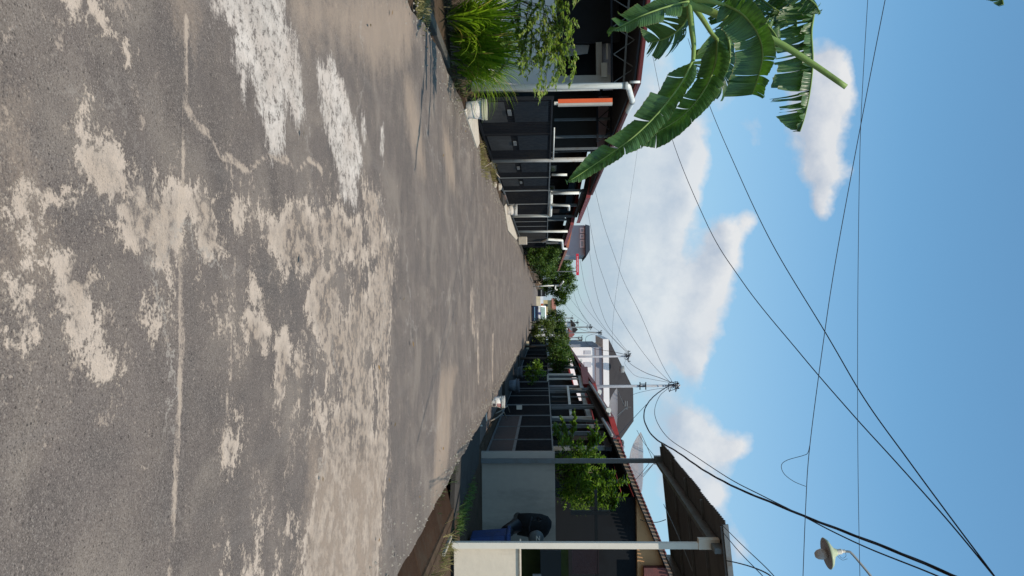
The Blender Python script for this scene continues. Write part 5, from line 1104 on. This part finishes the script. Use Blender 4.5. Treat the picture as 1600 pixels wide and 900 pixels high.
# ------------------------------------------------------------------ light
KX, KY = -.17, .45                                     # ground shadow offset per metre of height
sd_ = Vector((-KX, -KY, 1)).normalized()
el = math.asin(sd_.z); az = math.atan2(sd_.x, sd_.y)
sun = bpy.data.lights.new('sun', 'SUN'); sun.energy = SUN_E; sun.angle = R(.53); sun.color = (1, .90, .77)
so = bpy.data.objects.new('sun', sun); col.objects.link(so); so.rotation_euler = (-sd_).to_track_quat('-Z', 'Y').to_euler(); so.location = (0, 0, 30)
w = bpy.data.worlds.new('World'); sc.world = w; w.use_nodes = True; nt = w.node_tree; s = NB(nt)
bg = nt.nodes['Background']; bg.inputs['Strength'].default_value = SKY_S
sky = s.n('ShaderNodeTexSky', sky_type='NISHITA'); sky.sun_disc = False; sky.sun_elevation = el; sky.sun_rotation = az
sky.air_density = 1.0; sky.dust_density = SKY_DUST; sky.ozone_density = 3.0; sky.altitude = 0
dirn = s.n('ShaderNodeTexCoord').outputs['Generated']
sp = s.n('ShaderNodeSeparateXYZ'); s.l(dirn, sp.inputs[0])
yy = s.m('MAXIMUM', s.m('ABSOLUTE', sp.outputs[1]), .15)
u = s.m('DIVIDE', sp.outputs[0], yy); v = s.m('DIVIDE', sp.outputs[2], yy)     # place on the sky, from the world direction
comb = s.n('ShaderNodeCombineXYZ'); s.l(u, comb.inputs[0]); s.l(v, comb.inputs[1]); uvw = comb.outputs[0]
# warp for billows
w1 = s.noise(uvw, 7, 5, .6, out='Color'); ws = s.n('ShaderNodeSeparateColor'); s.l(w1, ws.inputs[0])
uu = s.m('ADD', u, s.m('MULTIPLY', s.m('SUBTRACT', ws.outputs[0], .5), .075)); vv = s.m('ADD', v, s.m('MULTIPLY', s.m('SUBTRACT', ws.outputs[1], .5), .075))
def blob(X, Y, rx, ry, amp):
    """photo pixel centre, half sizes in pixels along X (up) and Y (across)"""
    r = ray(X, Y); u0, v0 = r.x / r.y, r.z / r.y
    a = s.m('DIVIDE', s.m('SUBTRACT', uu, u0), ry / F); b = s.m('DIVIDE', s.m('SUBTRACT', vv, v0), rx / F)
    g = s.m('EXPONENT', s.m('MULTIPLY', s.m('ADD', s.m('MULTIPLY', a, a), s.m('MULTIPLY', b, b)), -1.0))
    g = s.m('MULTIPLY', g, amp)
    return g, s.m('MULTIPLY', g, b)
dens = None; tilt = None
for X, Y, rx, ry, amp in CLOUDS:
    g, t_ = blob(X, Y, rx, ry, amp)
    dens = g if dens is None else s.m('ADD', dens, g); tilt = t_ if tilt is None else s.m('ADD', tilt, t_)
n1 = s.noise(uvw, 9, 8, .58, .2); n2 = s.noise(uvw, 3.2, 6, .55, .1)
n4 = s.noise(uvw, 30, 7, .62)
fld = s.m('ADD', dens, s.m('ADD', s.m('MULTIPLY', s.m('SUBTRACT', n1, .5), .9), s.m('MULTIPLY', s.m('SUBTRACT', n4, .5), .42)))
cov = s.ramp(fld, .33, .70)
hz = s.ramp(sp.outputs[2], .0, .42, 1, 0); hz = s.m('POWER', hz, 1.35)
skyc = s.mix(1.0, sky.outputs[0], SKY_TINT, 'MULTIPLY')
skyc = s.mix(s.m('MULTIPLY', hz, HAZE_F), skyc, HAZE_C)
# bright tops, bluish grey undersides
lit = s.ramp(s.m('ADD', s.m('ADD', tilt, s.m('ADD', s.m('MULTIPLY', s.m('SUBTRACT', n1, .5), 1.5), s.m('MULTIPLY', s.m('SUBTRACT', n4, .5), .9))), .10), -.25, .50)
cc = s.mix(lit, CL_LOW, CL_TOP)
cc = s.mix(s.ramp(n2, .42, .62, .0, .30), cc, CL_LOW)
out = s.mix(s.m('MULTIPLY', cov, s.ramp(sp.outputs[2], .04, .24, .60, .95)), skyc, cc)
# the ground side of the dome stays dull
s.l(out, bg.inputs['Color'])
vs_ = sc.view_settings; vs_.view_transform = 'Standard'; vs_.look = 'None'; vs_.exposure = EXPO; vs_.gamma = 1; vs_.use_curve_mapping = False
sc.render.engine = 'CYCLES'; sc.cycles.use_denoising = True; sc.cycles.max_bounces = 5; sc.cycles.diffuse_bounces = 3; sc.cycles.transmission_bounces = 3
